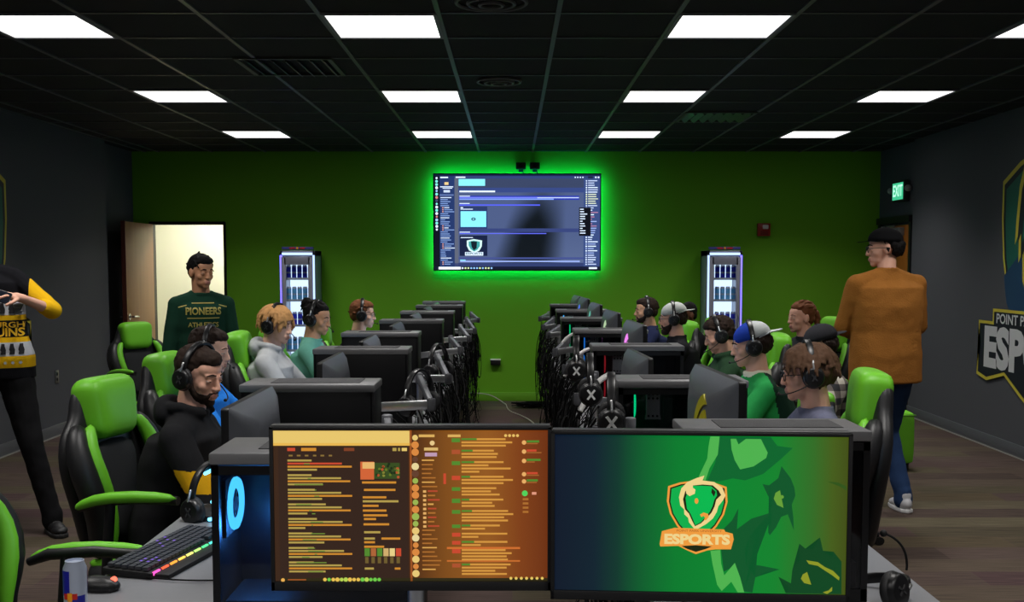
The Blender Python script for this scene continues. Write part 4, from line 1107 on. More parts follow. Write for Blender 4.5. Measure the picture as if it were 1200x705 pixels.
    # --- shoes
    sm = shoes or (mat('black shoe', srgb(24, 24, 26), 0.5), mat('dark sole', srgb(40, 40, 40), 0.6))
    for i in range(2):
        fd = V((foot[i][0], foot[i][1], 0)); q = ank[i]; ang = math.atan2(fd.x, -fd.y)
        Ms = Matrix.Translation((q.x, q.y, q.z - 0.09)) @ Matrix.Rotation(ang, 4, 'Z')
        p = PB(Ms); p.ell((0, 0.015, 0.055), (0.042, 0.060, 0.048)); p.ell((0, -0.06, 0.045), (0.045, 0.085, 0.036)); p.ell((0, -0.115, 0.038), (0.046, 0.060, 0.027)); p.cap((0, 0.01, 0.06), (0, 0.01, 0.105), 0.042, 0.043)
        s_ = p.build('shoe', sm[0], t, voxel=0.006, smooth=2)
        p = PB(Ms)
        op = [(0.04, 0.05), (0.045, -0.02), (0.050, -0.10), (0.038, -0.16), (0.0, -0.182), (-0.038, -0.16), (-0.050, -0.10), (-0.045, -0.02), (-0.04, 0.05), (0, 0.075)]
        p.prism(op, 0.026, frame((0, 0, 0.0), (1, 0, 0), (0, 1, 0))); p.build('sole', sm[1], s_, bevel=0.006)
        p = PB(Ms)
        for kk in range(4): p.tube([(-0.022, -0.045 - kk * 0.02, 0.082 - kk * 0.006), (0, -0.045 - kk * 0.02, 0.090 - kk * 0.007), (0.022, -0.045 - kk * 0.02, 0.082 - kk * 0.006)], 0.003, 6)
        p.build('laces', sm[1], s_)
    # --- shirt
    shirt = shirt or fabric('black knit', srgb(24, 24, 26))
    p = PB(); L = 0.012 * loose
    hem = P + V((0, 0, -hemdrop if pose != 'sit' else -0.03))
    p.loft([(hem, 0.158 * b + L, 0.118 + L), (P + V((0, 0, 0.05)), 0.157 * b + L, 0.118 + L), (P.lerp(Cc, 0.55), 0.148 * b + L, 0.108 + L), (Cc, 0.160 * b + L, 0.118 + L), (Cc.lerp(N, 0.5), 0.164 * b + L, 0.112 + L), (N + V((0, 0.012, -0.075)), 0.150 * b, 0.088), (N + V((0, 0.012, -0.03)), 0.095, 0.068), (N + V((0, 0.012, -0.004)), 0.072, 0.062)], seg=32, power=2.3)
    for i, s in enumerate((1, -1)):
        p.cap(N + V((s * 0.030, 0.015, -0.052)), sh[i] + V((-s * 0.03, 0, 0.006)), 0.064, 0.064)
        if sleeves == 'long':
            e2 = wr[i].lerp(el[i], 0.06)
            p.cap(sh[i], el[i], 0.058 * b ** 0.5, 0.050 + L * 0.3); p.cap(el[i], e2, 0.050 + L * 0.3, 0.035 + L * 0.2)
        elif sleeves == 'pushed':
            p.cap(sh[i], el[i], 0.060, 0.056); p.cap(el[i], el[i].lerp(wr[i], 0.22), 0.054, 0.047)
        else:
            p.cap(sh[i], sh[i].lerp(el[i], 0.5), 0.059, 0.056); p.cap(sh[i].lerp(el[i], 0.4), sh[i].lerp(el[i], 0.80), 0.058, 0.062, flat=True)
    pts = [N + V((0.066 * math.cos(a * PI / 12), 0.008 + 0.064 * math.sin(a * PI / 12), 0.000 - (0.012 if math.sin(a * PI / 12) < -0.4 else 0))) for a in range(25)]
    p.tube(pts, 0.008 if collar is None else 0.011, 8)
    if hood:
        p.ell(N + V((0, 0.088, -0.005)), (0.105, 0.055, 0.065)); p.tube([N + V((0.085 * math.cos(a * PI / 12), 0.02 + 0.085 * math.sin(a * PI / 12), 0.018 - 0.03 * max(0, -math.sin(a * PI / 12)))) for a in range(-4, 17)], 0.022, 10)
    ms = shirt if isinstance(shirt, (list, tuple)) else [shirt]
    info = dict(N=N, C=Cc, P=P, sh=sh, el=el, wr=wr, Mh=Mh, root=t)
    s_ = p.build('shirt', ms, t, voxel=0.008 if voxel > 0.0045 else 0.006, smooth=3, wob=wob, ws=9, paint=(lambda c: shirt_paint(c, info)) if shirt_paint else None)
    info['shirt'] = s_
    return info

# ------------------------------------------------------------------ headset (worn frame: head centre, facing -Y)
M_hs = mat('headset black', srgb(20, 20, 22), 0.35)
def make_headset():
    t = thing('headset', 'x', 'headset')
    band = [(0.098 * math.cos(a), 0.014, 0.020 + 0.122 * math.sin(a)) for a in [PI * k / 20 for k in range(21)]]
    def bandf(p, r, w):
        f = []
        for q in band: f.append(q)
        loops = []
        for i, q in enumerate(f):
            a = PI * i / 20; n = V((math.cos(a), 0, math.sin(a)))
            loops.append([p.bm.verts.new(V(q) + V((0, dy, 0)) + n * dn) for dy, dn in ((-w, -r), (w, -r), (w * 1.0, r), (-w, r))])
        for A, B in zip(loops, loops[1:]):
            for k in range(4): p.bm.faces.new((A[k], A[(k + 1) % 4], B[(k + 1) % 4], B[k]))
        p.bm.faces.new(loops[0]); p.bm.faces.new(loops[-1])
    simple('headband', M_hs, t, lambda p: bandf(p, 0.006, 0.014), bevel=0.004)
    for s in (-1, 1):
        c = simple('ear_cup', M_hs, t, lambda p: (p.cap((s * 0.094, 0.012, -0.008), (s * 0.116, 0.012, -0.008), 0.047, 0.040, flat=True, seg=24)), bevel=0.006)
        simple('ear_cushion', mat('cushion leather', srgb(30, 30, 32), 0.6), c, lambda p: p.tube([(s * 0.090, 0.012 + 0.034 * math.cos(a * PI / 12), -0.008 + 0.036 * math.sin(a * PI / 12)) for a in range(25)], 0.014, 10))
        simple('hinge', M_silver, c, lambda p: p.chain([(s * 0.101, 0.014, 0.062), (s * 0.108, 0.012, 0.048), (s * 0.114, 0.012, 0.030)], 0.0045))
        simple('cup_mark', mat('grey cup mark', srgb(58, 58, 60), 0.4), c, lambda p: [p.box((s * 0.1172, 0.012, -0.008), (0.002, 0.006, 0.036), Euler((a, 0, 0))) for a in (0.65, -0.65)])
    simple('microphone', M_rubber, t, lambda p: (p.tube(bez((0.108, -0.01, -0.035), (0.112, -0.06, -0.06), (0.075, -0.115, -0.078), (0.030, -0.128, -0.074)), 0.0028, 6), p.ell((0.026, -0.128, -0.074), (0.009, 0.007, 0.007))))
    return t
hs0 = make_headset(); hs_used = [False]
def headset(M, label, mic=True):
    if not hs_used[0]: t = hs0; hs_used[0] = True
    else: t = copy_tree(hs0)
    t.matrix_world = M; t.location, q, _ = M.decompose(); t.rotation_euler = q.to_euler()
    t['label'] = label
    if not mic:
        for c in list(t.children):
            if c.name.startswith('microphone'): bpy.data.objects.remove(c)
    return t
def wear(info, label, flip=False):
    t = info['root']
    M = Matrix.Translation(t.location) @ Matrix.Rotation(t.rotation_euler.z, 4, 'Z') @ info['Mh']
    if flip: M = M @ Matrix.Diagonal((1, 1, 1, 1))
    return headset(M, label)

F = fabric
black = F('black cotton', srgb(26, 26, 28)); 
# left row
def p_hood(c, I):
    d = c - I['N']
    if c.y < -0.10 and d.z < -0.19 and d.z > -0.27 and abs(d.x) > 0.03: return 1
    e = I['el'][1]
    if (c - e.lerp(I['wr'][1], 0.12)).length < 0.062: return 1
    return 0
M_gold = F('gold cotton', srgb(214, 160, 20))
A = person('person in black hoodie with gold blocks, dark beard and headset, nearest on the left', (-1.185, 4.1, 1.295), 90, lean=0.10, skin='fair', hair='short', hairc='dark', pitch=12, yaw=-24, beard='trim',
           shirt=[F('black fleece', srgb(28, 28, 30)), M_gold], shirt_paint=p_hood, hood=True, hands=[(0.16, -0.40, 0.80), (-0.12, -0.44, 0.80)], build=1.08, seed=2, voxel=0.005, loose=1.5)
wear(A, 'black headset worn by the person in the black and gold hoodie')
B = person('person in bright blue shirt leaning behind the hooded player on the left', (-1.465, 5.25, 1.297), 90, lean=0.02, skin='pale', hair='messy', hairc='dark', pitch=8, yaw=0, shirt=F('bright blue cotton', srgb(40, 130, 226)), sleeves='short', seed=3)
wear(B, 'black headset worn by the person in the bright blue shirt')
Cc_ = person('person with blond hair in light grey hoodie in the left row', (-1.375, 6.35, 1.36), 90, lean=0.02, skin='pale', hair='long', hairc='blond', pitch=10, yaw=-20, shirt=F('light grey fleece', srgb(176, 178, 180)), hood=True, seed=4, loose=1.5, wob=0.007)
wear(Cc_, 'black headset worn by the blond person in the grey hoodie')
D = person('person with dark tied back hair in teal shirt in the left row', (-1.31, 7.3, 1.348), 90, lean=0.06, skin='olive', hair='tied', hairc='black', pitch=10, yaw=-16, shirt=F('teal cotton', srgb(110, 178, 160)), sleeves='short', ponytail='bun', seed=5)
wear(D, 'black headset worn by the person in the teal shirt')
E = person('person with glasses and auburn hair in black cardigan, farthest on the left', (-1.18, 8.6, 1.315), 90, lean=0.08, skin='pale', hair='fringe', hairc='auburn', pitch=4, yaw=6, glasses=True, shirt=[F('black cardigan', srgb(26, 26, 28)), F('white tee', srgb(215, 215, 212))], shirt_paint=lambda c, I: 1 if (abs(c.x) < 0.035 and c.y < I['N'].y - 0.03) else 0, seed=6)
wear(E, 'black headset worn by the person with glasses in the black cardigan')
# right row
tie = mat('tie dye cotton', srgb(96, 98, 118), 0.9, mottled=0.7, mscale=14, bump=0.3, spec=0.15)
G = person('person with curly brown hair, glasses and grey purple shirt, nearest on the right', (1.145, 4.2, 1.295), -90, lean=0.02, skin='fair', hair='long', hairc='curl', pitch=6, yaw=-4, glasses=True, shirt=tie, sleeves='short', seed=7, voxel=0.005)
wear(G, 'black headset worn by the curly haired person with glasses')
jg = F('bright green jersey', srgb(40, 150, 74)); jd = F('dark green jersey', srgb(20, 46, 34)); jw = F('white jersey trim', srgb(216, 214, 190))
Hh = person('person in backwards blue and white cap and green jersey in the right row', (1.21, 5.5, 1.305), -90, lean=0.12, skin='fair', hair='capped', hairc='dark', pitch=10, yaw=-6, cap=(F('white cap mesh', srgb(196, 200, 200)), True, F('royal blue cap', srgb(34, 66, 170))), shirt=[jg, jd, jw],
            shirt_paint=lambda c, I: (2 if (c - I['N']).length < 0.088 and c.z > I['N'].z - 0.03 else (1 if c.y > I['N'].y * (c.z - 0.57) / 0.46 + 0.025 else 0)), sleeves='short', seed=8, build=1.1, loose=1.6)
# the cap's crown is blue at the front and white behind
HC = [c for c in Hh['root'].children if c.name.startswith('cap')][0]
fl = Flat(frame((-0.10, 0.3, 1.0), (-1, 0, 0), (0, 0, 1)), 0.0006)
fl.rect(-0.045, -0.03, 0.045, 0.03, srgb(220, 220, 214), 2); fl.rect(-0.030, -0.018, -0.006, 0.018, srgb(30, 50, 40), 3); fl.rect(0.006, -0.018, 0.030, 0.018, srgb(30, 50, 40), 3)
fl.build('shoulder_patch', painted_mat('print paint'), Hh['root'], surf=Hh['shirt'])
wear(Hh, 'black headset worn over the blue and white cap')
I_ = person('person with dark curly hair and green jacket behind the blue cap on the right', (1.29, 6.75, 1.275), -90, lean=0.07, skin='fair', hair='messy', hairc='dark', pitch=20, yaw=-8, shirt=F('moss green jacket', srgb(40, 66, 44)), seed=9, hood=True)
wear(I_, 'black headset worn by the dark haired person in the green jacket')
J = person('person with white cap, beard and black tee in the right row', (1.18, 8.0, 1.315), -90, lean=0.10, skin='fair', hair='capped', hairc='dark', pitch=4, yaw=-4, beard='full', glasses=True, cap=(F('white cap', srgb(196, 200, 196)), True, None), shirt=F('black tee', srgb(26, 26, 30)), sleeves='short', seed=10, build=1.12)
wear(J, 'black headset worn over the white cap')
K = person('person with short dark hair and navy shirt, farthest of the right row', (1.14, 9.25, 1.315), -90, lean=0.12, skin='olive', hair='short', hairc='dark', pitch=2, yaw=2, beard='trim', shirt=F('navy shirt', srgb(34, 40, 70)), seed=11)
wear(K, 'black headset worn by the person in the navy shirt')
Lp = person('person with short black hair and black jacket sitting behind the white cap', (1.56, 9.7, 1.26), -70, lean=0.06, skin='brown', hair='buzz', hairc='black', pitch=4, yaw=10, shirt=F('black jacket', srgb(22, 22, 26)), seed=12)
Mp = person('person with a brown ponytail and dark shirt sitting back in a chair on the right', (2.05, 7.7, 1.335), -78, lean=0.02, skin='fair', hair='tied', hairc='auburn', pitch=2, yaw=4, ponytail='tail', shirt=F('charcoal shirt', srgb(46, 48, 52)), sleeves='pushed', seed=13, hands=[(0.08, -0.40, 0.72), (-0.12, -0.38, 0.70)])
plaid = mat('plaid flannel', srgb(120, 116, 108), 0.9)
nt = plaid.node_tree; tc = nt.nodes.new('ShaderNodeTexCoord'); 
def stripes(axis, sc):
    sp = nt.nodes.new('ShaderNodeSeparateXYZ'); nt.links.new(tc.outputs['Object'], sp.inputs[0])
    m1 = nt.nodes.new('ShaderNodeMath'); m1.operation = 'MULTIPLY'; m1.inputs[1].default_value = sc; nt.links.new(sp.outputs[axis], m1.inputs[0])
    m2 = nt.nodes.new('ShaderNodeMath'); m2.operation = 'PINGPONG'; m2.inputs[1].default_value = 1; nt.links.new(m1.outputs[0], m2.inputs[0])
    m3 = nt.nodes.new('ShaderNodeMath'); m3.operation = 'GREATER_THAN'; m3.inputs[1].default_value = 0.5; nt.links.new(m2.outputs[0], m3.inputs[0]); return m3
s1, s2 = stripes(1, 28), stripes(2, 28)
ad = nt.nodes.new('ShaderNodeMath'); ad.operation = 'ADD'; nt.links.new(s1.outputs[0], ad.inputs[0]); nt.links.new(s2.outputs[0], ad.inputs[1])
hf = nt.nodes.new('ShaderNodeMath'); hf.operation = 'MULTIPLY'; hf.inputs[1].default_value = 0.5; nt.links.new(ad.outputs[0], hf.inputs[0])
rp = nt.nodes.new('ShaderNodeValToRGB'); rp.color_ramp.elements[0].color = srgb(30, 30, 34); rp.color_ramp.elements[1].color = srgb(170, 164, 152); e = rp.color_ramp.elements.new(0.5); e.color = srgb(92, 84, 80)
nt.links.new(hf.outputs[0], rp.inputs[0]); nt.links.new(rp.outputs[0], nt.nodes['Principled BSDF'].inputs['Base Color'])
Np = person('person in backwards charcoal cap and plaid shirt sitting behind the curly haired player', (1.70, 6.0, 1.265), -80, lean=0.04, skin='fair', hair='capped', hairc='dark', pitch=8, yaw=0, cap=(F('charcoal cap', srgb(44, 44, 48)), True, None), shirt=[plaid, jd], shirt_paint=lambda c, I: 1 if c.y > 0.03 + I['C'].y else 0, seed=14)

# standing people
jeans = F('blue jeans', srgb(44, 66, 104), mottled=0.3, mscale=9)
white_shoe = (mat('white sneaker', srgb(196, 196, 200), 0.5), mat('white sole', srgb(226, 226, 226), 0.5))
S1 = person('person in brown sweater, black cap and jeans standing with folded arms on the right', (2.37, 6.94, 1.815), -162, pose='stand', lean=0.02, skin='fair', hair='capped', hairc='black', pitch=4, yaw=62, cap=(F('black cap', srgb(22, 22, 24)), False, None), glasses=True,
            shirt=F('brown sherpa fleece', srgb(160, 104, 46), bump=0.8, bscale=120), pants=jeans, shoes=white_shoe, build=1.35, seed=15, loose=2.8, hemdrop=0.13, headscale=1.0, wob=0.004,
            hands=[dict(at=(0.05, -0.24, 1.12), hint=(0.5, -0.1, -1)), dict(at=(-0.07, -0.19, 1.17), hint=(-0.5, -0.1, -1))], palms=[(0, 1, 0), (0, 1, 0)], feet=[(0.10, -0.02, 16), (-0.13, 0.05, -14)], sway=(0.0, 0))
gold_t = srgb(170, 160, 80)
S2 = person('person in dark green shirt with gold college print standing by the open door', (-2.0, 7.0, 1.665), 22, pose='stand', lean=0.05, skin='tan', hair='messy', hairc='black', pitch=6, yaw=24, shirt=F('dark green athletic shirt', srgb(24, 58, 44), bump=0.15), pants=F('black trousers', srgb(26, 26, 28)), seed=16,
            hands=[(0.20, -0.06, 0.76), (-0.20, -0.04, 0.76)], build=0.92, sleeves='pushed', voxel=0.005)
fl = Flat(frame((0, -0.3, S2['N'].z - 0.135), (1, 0, 0), (0, 0, 1)), 0.0006)
fl.text('PIONEERS', 0, 0.012, 0.064, gold_t, 3, off=0.03, width=0.22); fl.text('ATHLETICS', 0, -0.075, 0.042, gold_t, 3, off=0.02, width=0.19)
for yy, hw in ((0.062, 0.07), (-0.034, 0.10)): fl.rect(-hw, yy, hw, yy + 0.006, gold_t, 2)
fl.poly([(-0.15, 0.035), (-0.10, 0.050), (-0.10, 0.055), (-0.152, 0.042)], gold_t, 2); fl.poly([(0.15, 0.035), (0.10, 0.050), (0.10, 0.055), (0.152, 0.042)], gold_t, 2)
fl.build('chest_print', painted_mat('print paint'), S2['root'], surf=S2['shirt'])

# knitted sweater man
kn = bpy.data.materials.new('banded knit'); kn.use_nodes = True; nt = kn.node_tree; bs = nt.nodes['Principled BSDF']; bs.inputs['Roughness'].default_value = 0.95; bs.inputs['Specular IOR Level'].default_value = 0.1
tc = nt.nodes.new('ShaderNodeTexCoord'); sp = nt.nodes.new('ShaderNodeSeparateXYZ'); nt.links.new(tc.outputs['Object'], sp.inputs[0])
mr = nt.nodes.new('ShaderNodeMapRange'); mr.inputs['From Min'].default_value = 0.9; mr.inputs['From Max'].default_value = 1.6; nt.links.new(sp.outputs[2], mr.inputs['Value'])
rp = nt.nodes.new('ShaderNodeValToRGB'); rp.color_ramp.interpolation = 'CONSTANT'; nt.links.new(mr.outputs[0], rp.inputs[0])
Kb, Ky, Kw, Kg = srgb(26, 26, 30), srgb(236, 184, 22), srgb(206, 208, 214), srgb(150, 152, 160)
bands = [(0.9, Kb), (0.985, Ky), (1.055, Kw), (1.135, Ky), (1.165, Kb), (1.262, Ky), (1.292, Kw), (1.378, Kb)]
els = rp.color_ramp.elements; els[0].position = 0; els[0].color = Kb; els[1].position = (bands[1][0] - 0.9) / 0.7; els[1].color = Ky
for z, c in bands[2:]: x = els.new((z - 0.9) / 0.7); x.color = c
nt.links.new(rp.outputs[0], bs.inputs['Base Color'])
nz = nt.nodes.new('ShaderNodeTexNoise'); nz.inputs['Scale'].default_value = 260; nt.links.new(tc.outputs['Object'], nz.inputs['Vector']); bp = nt.nodes.new('ShaderNodeBump'); bp.inputs['Strength'].default_value = 0.5; bp.inputs['Distance'].default_value = 0.004
nt.links.new(nz.outputs['Fac'], bp.inputs['Height']); nt.links.new(bp.outputs['Normal'], bs.inputs['Normal'])
S3 = person('person in black and yellow knitted hockey sweater standing by the left wall', (-3.11, 6.3, 1.86), 12, pose='stand', lean=0.02, sway=(-0.09, 0), skin='fair', hair='short', hairc='brown', pitch=14, yaw=-10, build=1.2, seed=17, loose=1.8,
            shirt=[kn, F('yellow knit', srgb(240, 188, 24), bump=0.6)], pants=F('black trousers', srgb(26, 26, 28)), sleeves='pushed', voxel=0.0045, curl=1.1,
            shirt_paint=lambda c, I: 1 if abs(c.x) > 0.20 * 1.0 and (c - I['N']).z > -0.5 and (abs(c.x) > 0.235 or c.z > 1.36 and abs(c.x) > 0.20) else 0,
            hands=[dict(at=(0.20, -0.25, 1.395), hint=(1, 0.0, -0.9), dir=(-0.8, -0.5, 0.25)), dict(at=(-0.05, -0.36, 1.36), hint=(-1, 0, -0.8))], palms=[(-0.3, 0.2, -1), (0.2, 0.3, -1)], feet=[(0.30, -0.10, 28), (-0.16, 0.05, -12)])
def knit(name, f):
    fl = Flat(frame((0, -0.3, 0), (1, 0, 0), (0, 0, 1)), 0.0006); f(fl)
    return fl.build(name, painted_mat('print paint'), S3['root'], surf=S3['shirt'], lift=0.003)
knit('upper_lettering', lambda fl: fl.text('PITTSBURGH', 0.02, 1.236, 0.045, Ky, 3, off=0.02, width=0.29))
knit('lower_lettering', lambda fl: fl.text('PENGUINS', 0.02, 1.192, 0.066, Ky, 3, off=0.03, width=0.29))
for zz in (1.302, 1.066):
    for k in range(-3, 4):
        x = 0.02 + k * 0.045
        knit('bird_motif', lambda fl: (fl.poly([(x - 0.013, zz), (x + 0.013, zz), (x + 0.013, zz + 0.008), (x + 0.006, zz + 0.010), (x + 0.015, zz + 0.026), (x + 0.009, zz + 0.048), (x + 0.008, zz + 0.062), (x - 0.008, zz + 0.062), (x - 0.009, zz + 0.048), (x - 0.015, zz + 0.026), (x - 0.006, zz + 0.010), (x - 0.013, zz + 0.008)], Kb, 3)))
for k in range(-3, 5): knit('snow_motif', lambda fl: fl.disc(k * 0.038, 1.018, 0.009, Kw, 3, 6))
t3 = S3['root']
# phone in his hands
t = thing('mobile_phone', 'dark phone held up by the person in the knitted sweater', 'phone', (0, 0, 0))
Mr = Matrix.Translation(t3.location) @ Matrix.Rotation(t3.rotation_euler.z, 4, 'Z')
q = Mr @ (S3['wr'][0] + V((-0.115, -0.07, 0.02))); t.location = q; t.rotation_euler = (R(60), R(20), t3.rotation_euler.z)
simple('case', M_plastic, t, lambda p: p.prism(rrect(-0.075, -0.036, 0.075, 0.036, 0.01), 0.009, frame((0, 0, 0), (1, 0, 0), (0, 1, 0))), bevel=0.002)
simple('screen', mat('dark phone glass', srgb(30, 34, 44), 0.1), t, lambda p: p.box((0, 0, 0.0095), (0.142, 0.066, 0.001)))

# chairs
def seatfor(I, drz, label, sz=1.0, off=0.0):
    t = I['root']; a = t.rotation_euler.z
    fwd = V((math.sin(a), -math.cos(a), 0))
    return chair(t.location.x - fwd.x * off, t.location.y - fwd.y * off, math.degrees(a) + drz, label, sz)
seatfor(A, -14, 'lime and black gaming chair behind the person in the black and gold hoodie', 1.0, 0.04)
seatfor(B, -6, 'lime and black gaming chair behind the person in the blue shirt', 1.0, -0.04)
seatfor(Cc_, 2, 'lime and black gaming chair behind the blond person in the grey hoodie', 1.03, -0.04)
seatfor(D, -2, 'lime and black gaming chair behind the person in the teal shirt')
seatfor(E, 5, 'lime and black gaming chair behind the farthest left player')
chair(-1.43, 2.98, 78, 'empty lime and black gaming chair nearest the camera at the left edge', 0.94)
chair(-2.98, 8.9, 50, 'empty lime and black gaming chair standing in front of the open door', 0.95)
seatfor(G, -8, 'lime and black gaming chair behind the curly haired player in the right row', 1.02, -0.03)
seatfor(Hh, 0, 'lime and black gaming chair behind the player in the blue cap', 0.82, -0.03)
seatfor(I_, -10, 'lime and black gaming chair behind the player in the green jacket', 1.0, 0.05)
seatfor(J, -2, 'lime and black gaming chair behind the player in the white cap', 0.97)
seatfor(K, 5, 'lime and black gaming chair behind the player in the navy shirt', 0.95)
seatfor(Mp, 8, 'lime and black gaming chair holding the person with the brown ponytail', 1.04, 0.03)
seatfor(Np, 0, 'lime and black gaming chair holding the person in the charcoal cap', 0.80)
seatfor(Lp, 0, 'lime and black gaming chair holding the person in the black jacket', 0.95)
# ------------------------------------------------------------------ wall screen
t = thing('wall_screen', 'large wall screen with green backlight on the green wall', 'television', (0.058, YB - 0.12, 2.056))
TW, THH = 1.905, 1.10
f = frame((0, 0, 0), (1, 0, 0), (0, 0, 1))
simple('casing', M_plastic, t, lambda p: p.prism(rrect(-TW / 2, -THH / 2, TW / 2, THH / 2, 0.006), -0.04, f), bevel=0.003)
simple('bezel', M_matte, t, lambda p: (p.box((0, -0.001, THH / 2 - 0.006), (TW, 0.006, 0.012)), p.box((0, -0.001, -THH / 2 + 0.008), (TW, 0.006, 0.016)), p.box((-TW / 2 + 0.006, -0.001, 0), (0.012, 0.006, THH)), p.box((TW / 2 - 0.006, -0.001, 0), (0.012, 0.006, THH))))
simple('wall_bracket', M_dkmetal, t, lambda p: p.box((0, 0.08, 0), (0.5, 0.08, 0.4)))
M_strip = glow('green led strip', (0.0, 0.62, 0.5, 1), 34)
def strip(p):
    a, b = TW / 2 - 0.035, THH / 2 - 0.035
    p.box((0, 0.047, b), (2 * a, 0.014, 0.014)); p.box((0, 0.047, -b), (2 * a, 0.014, 0.014)); p.box((-a, 0.047, 0), (0.014, 0.014, 2 * b)); p.box((a, 0.047, 0), (0.014, 0.014, 2 * b))
simple('led_strip', M_strip, t, strip)
fl = Flat(frame((0, -0.0015, 0), (1, 0, 0), (0, 0, 1)), 0.0004)
w_, h_ = TW - 0.024, THH - 0.028
X = lambda px: -w_ / 2 + (px - 133) / 912 * w_
Y = lambda py: 0.002 + h_ / 2 - (py - 118) / 518 * h_
def rc(x0, y0, x1, y1, c, l=1): fl.rect(X(x0), Y(y1), X(x1), Y(y0), c, l)
rng = random.Random(3)
# chat window: glare with its dark diagonal, painted into the screen colours
gb = fl
def cell(u, v):
    base = V((70, 84, 122)); dk = V((14, 20, 26)); lt = V((96, 112, 146))
    d = max(0, 1 - abs((u - (0.66 - 0.15 * (v - 0.3))) / (0.17 + 0.12 * v))) * min(1, max(0, (v - 0.1) * 2.0))
    c = base.lerp(lt, max(0, v - 0.6) * (1 if u > 0.75 else 0.3)) * (1 - 0.25 * (v < 0.15)); c = c.lerp(dk, min(1, d * 1.5)); return srgb(*c)
n, m_ = 36, 22
for i in range(n):
    for j in range(m_):
        u0, u1, v0, v1 = i / n, (i + 1) / n, j / m_, (j + 1) / m_
        P4 = [(u0, v1), (u1, v1), (u1, v0), (u0, v0)]
        fc = fl.bm.faces.new([fl.bm.verts.new(fl.F @ V((X(250 + u * 705), Y(126 + v * 494), 0))) for u, v in P4])
        for l, (u, v) in zip(fc.loops, P4): l[fl.cl] = cell(u, v)
rc(133, 118, 163, 637, srgb(12, 16, 30)); rc(163, 126, 245, 620, srgb(34, 52, 98)); rc(955, 126, 1045, 620, srgb(52, 70, 118)); rc(133, 118, 1045, 127, srgb(18, 28, 60)); rc(133, 620, 1045, 637, srgb(16, 22, 44), 2)
rc(245, 128, 266, 620, srgb(86, 92, 110), 2); rc(245, 126, 1045, 140, srgb(44, 62, 110), 2)
Wt = srgb(215, 232, 255); Bl = srgb(120, 150, 235); Cy = srgb(130, 222, 240); Db = srgb(36, 52, 160)
for i in range(17): fl.disc(X(147), Y(138 + i * 17.5), 0.016 if i % 4 else 0.012, rng.choice([Wt, Wt, srgb(150, 190, 240), srgb(200, 120, 120), srgb(120, 220, 210), srgb(60, 70, 100)]), 3)
rc(167, 131, 210, 138, Wt, 3); rc(190, 160, 212, 175, srgb(220, 190, 130), 3); rc(166, 183, 238, 188, Wt, 3); rc(180, 191, 232, 195, Wt, 3); rc(185, 203, 220, 216, srgb(190, 205, 235), 3); rc(163, 226, 240, 234, srgb(90, 110, 160), 3)
for i in range(34):
    yy = 242 + i * 11; x0 = 168 if i % 9 not in (5, 6, 7) else 188
    rc(x0, yy, x0 + rng.uniform(22, 60), yy + 4, srgb(130, 160, 215) if i % 5 else Wt, 3)
    if x0 == 188: rc(177, yy - 1, 184, yy + 5, srgb(210, 150, 140), 3)
rc(268, 143, 413, 180, Cy, 3); rc(252, 130, 305, 137, Wt, 3); rc(272, 206, 468, 215, Wt, 3); rc(270, 234, 930, 256, Db, 2); rc(272, 234, 330, 238, Wt, 3); rc(272, 241, 700, 246, srgb(120, 130, 240), 3); rc(700, 242, 928, 247, srgb(190, 205, 240), 3); rc(272, 249, 790, 256, Bl, 3)
rc(272, 274, 328, 278, Wt, 3); rc(272, 281, 715, 288, srgb(80, 90, 230), 3); rc(245, 190, 955, 216, srgb(50, 66, 120), 1); rc(245, 412, 955, 432, srgb(50, 62, 112), 1)
rc(272, 292, 425, 412, srgb(40, 54, 96), 2); rc(275, 315, 422, 408, srgb(30, 50, 110), 3); rc(278, 318, 419, 404, Cy, 4); fl.disc(X(349), Y(361), 0.026, srgb(30, 50, 70), 5, 12, 0.018); fl.disc(X(349), Y(361), 0.013, Cy, 6, 10, 0.007); rc(278, 296, 292, 302, Wt, 3); rc(278, 305, 345, 309, Wt, 3)
rc(272, 430, 330, 434, Wt, 3); rc(272, 437, 750, 442, srgb(90, 100, 230), 3); rc(272, 450, 425, 562, srgb(20, 30, 60), 2); rc(278, 460, 345, 464, Wt, 3)
fl.rect(X(302), Y(560), X(402), Y(541), Wt, 4); fl.text('ESPORTS', X(352), Y(550), 0.034, srgb(70, 110, 110), 5, off=0.03, width=0.19)
fl.poly([(X(a), Y(b)) for a, b in ((312, 478), (350, 470), (396, 478), (394, 510), (380, 534), (352, 546), (324, 532), (312, 508))], srgb(200, 235, 230), 3)
fl.poly([(X(a), Y(b)) for a, b in ((322, 484), (350, 478), (384, 484), (384, 508), (370, 528), (352, 538), (332, 524), (322, 505))], srgb(60, 150, 150), 4)
fl.poly([(X(a), Y(b)) for a, b in ((334, 482), (368, 484), (360, 505), (366, 520), (350, 532), (338, 512))], srgb(16, 30, 40), 5)
rc(245, 570, 955, 580, srgb(60, 72, 130), 1); rc(275, 588, 935, 596, srgb(140, 160, 220), 3); rc(275, 583, 305, 588, Cy, 4); rc(245, 600, 955, 620, srgb(44, 56, 100), 2)
for i in range(4): fl.disc(X(908 + i * 14), Y(134), 0.008, Wt, 4)
rc(978, 128, 1005, 140, srgb(24, 34, 60), 4); fl.disc(X(1021), Y(134), 0.01, Wt, 4); fl.disc(X(1036), Y(134), 0.01, Wt, 4)
for i in range(38):
    yy = 150 + i * 12.3; c = rng.choice([Wt, srgb(150, 170, 220), srgb(190, 205, 235)])
    if 5 < i < 11: c = srgb(210, 220, 190)
    if 13 < i < 22 and i % 3: c = srgb(170, 120, 150)
    fl.disc(X(970), Y(yy + 3), 0.009, c, 3, 8); rc(979, yy, 985 + rng.uniform(15, 50), yy + 5, c, 3)
rc(930, 298, 994, 452, srgb(12, 14, 22), 5)
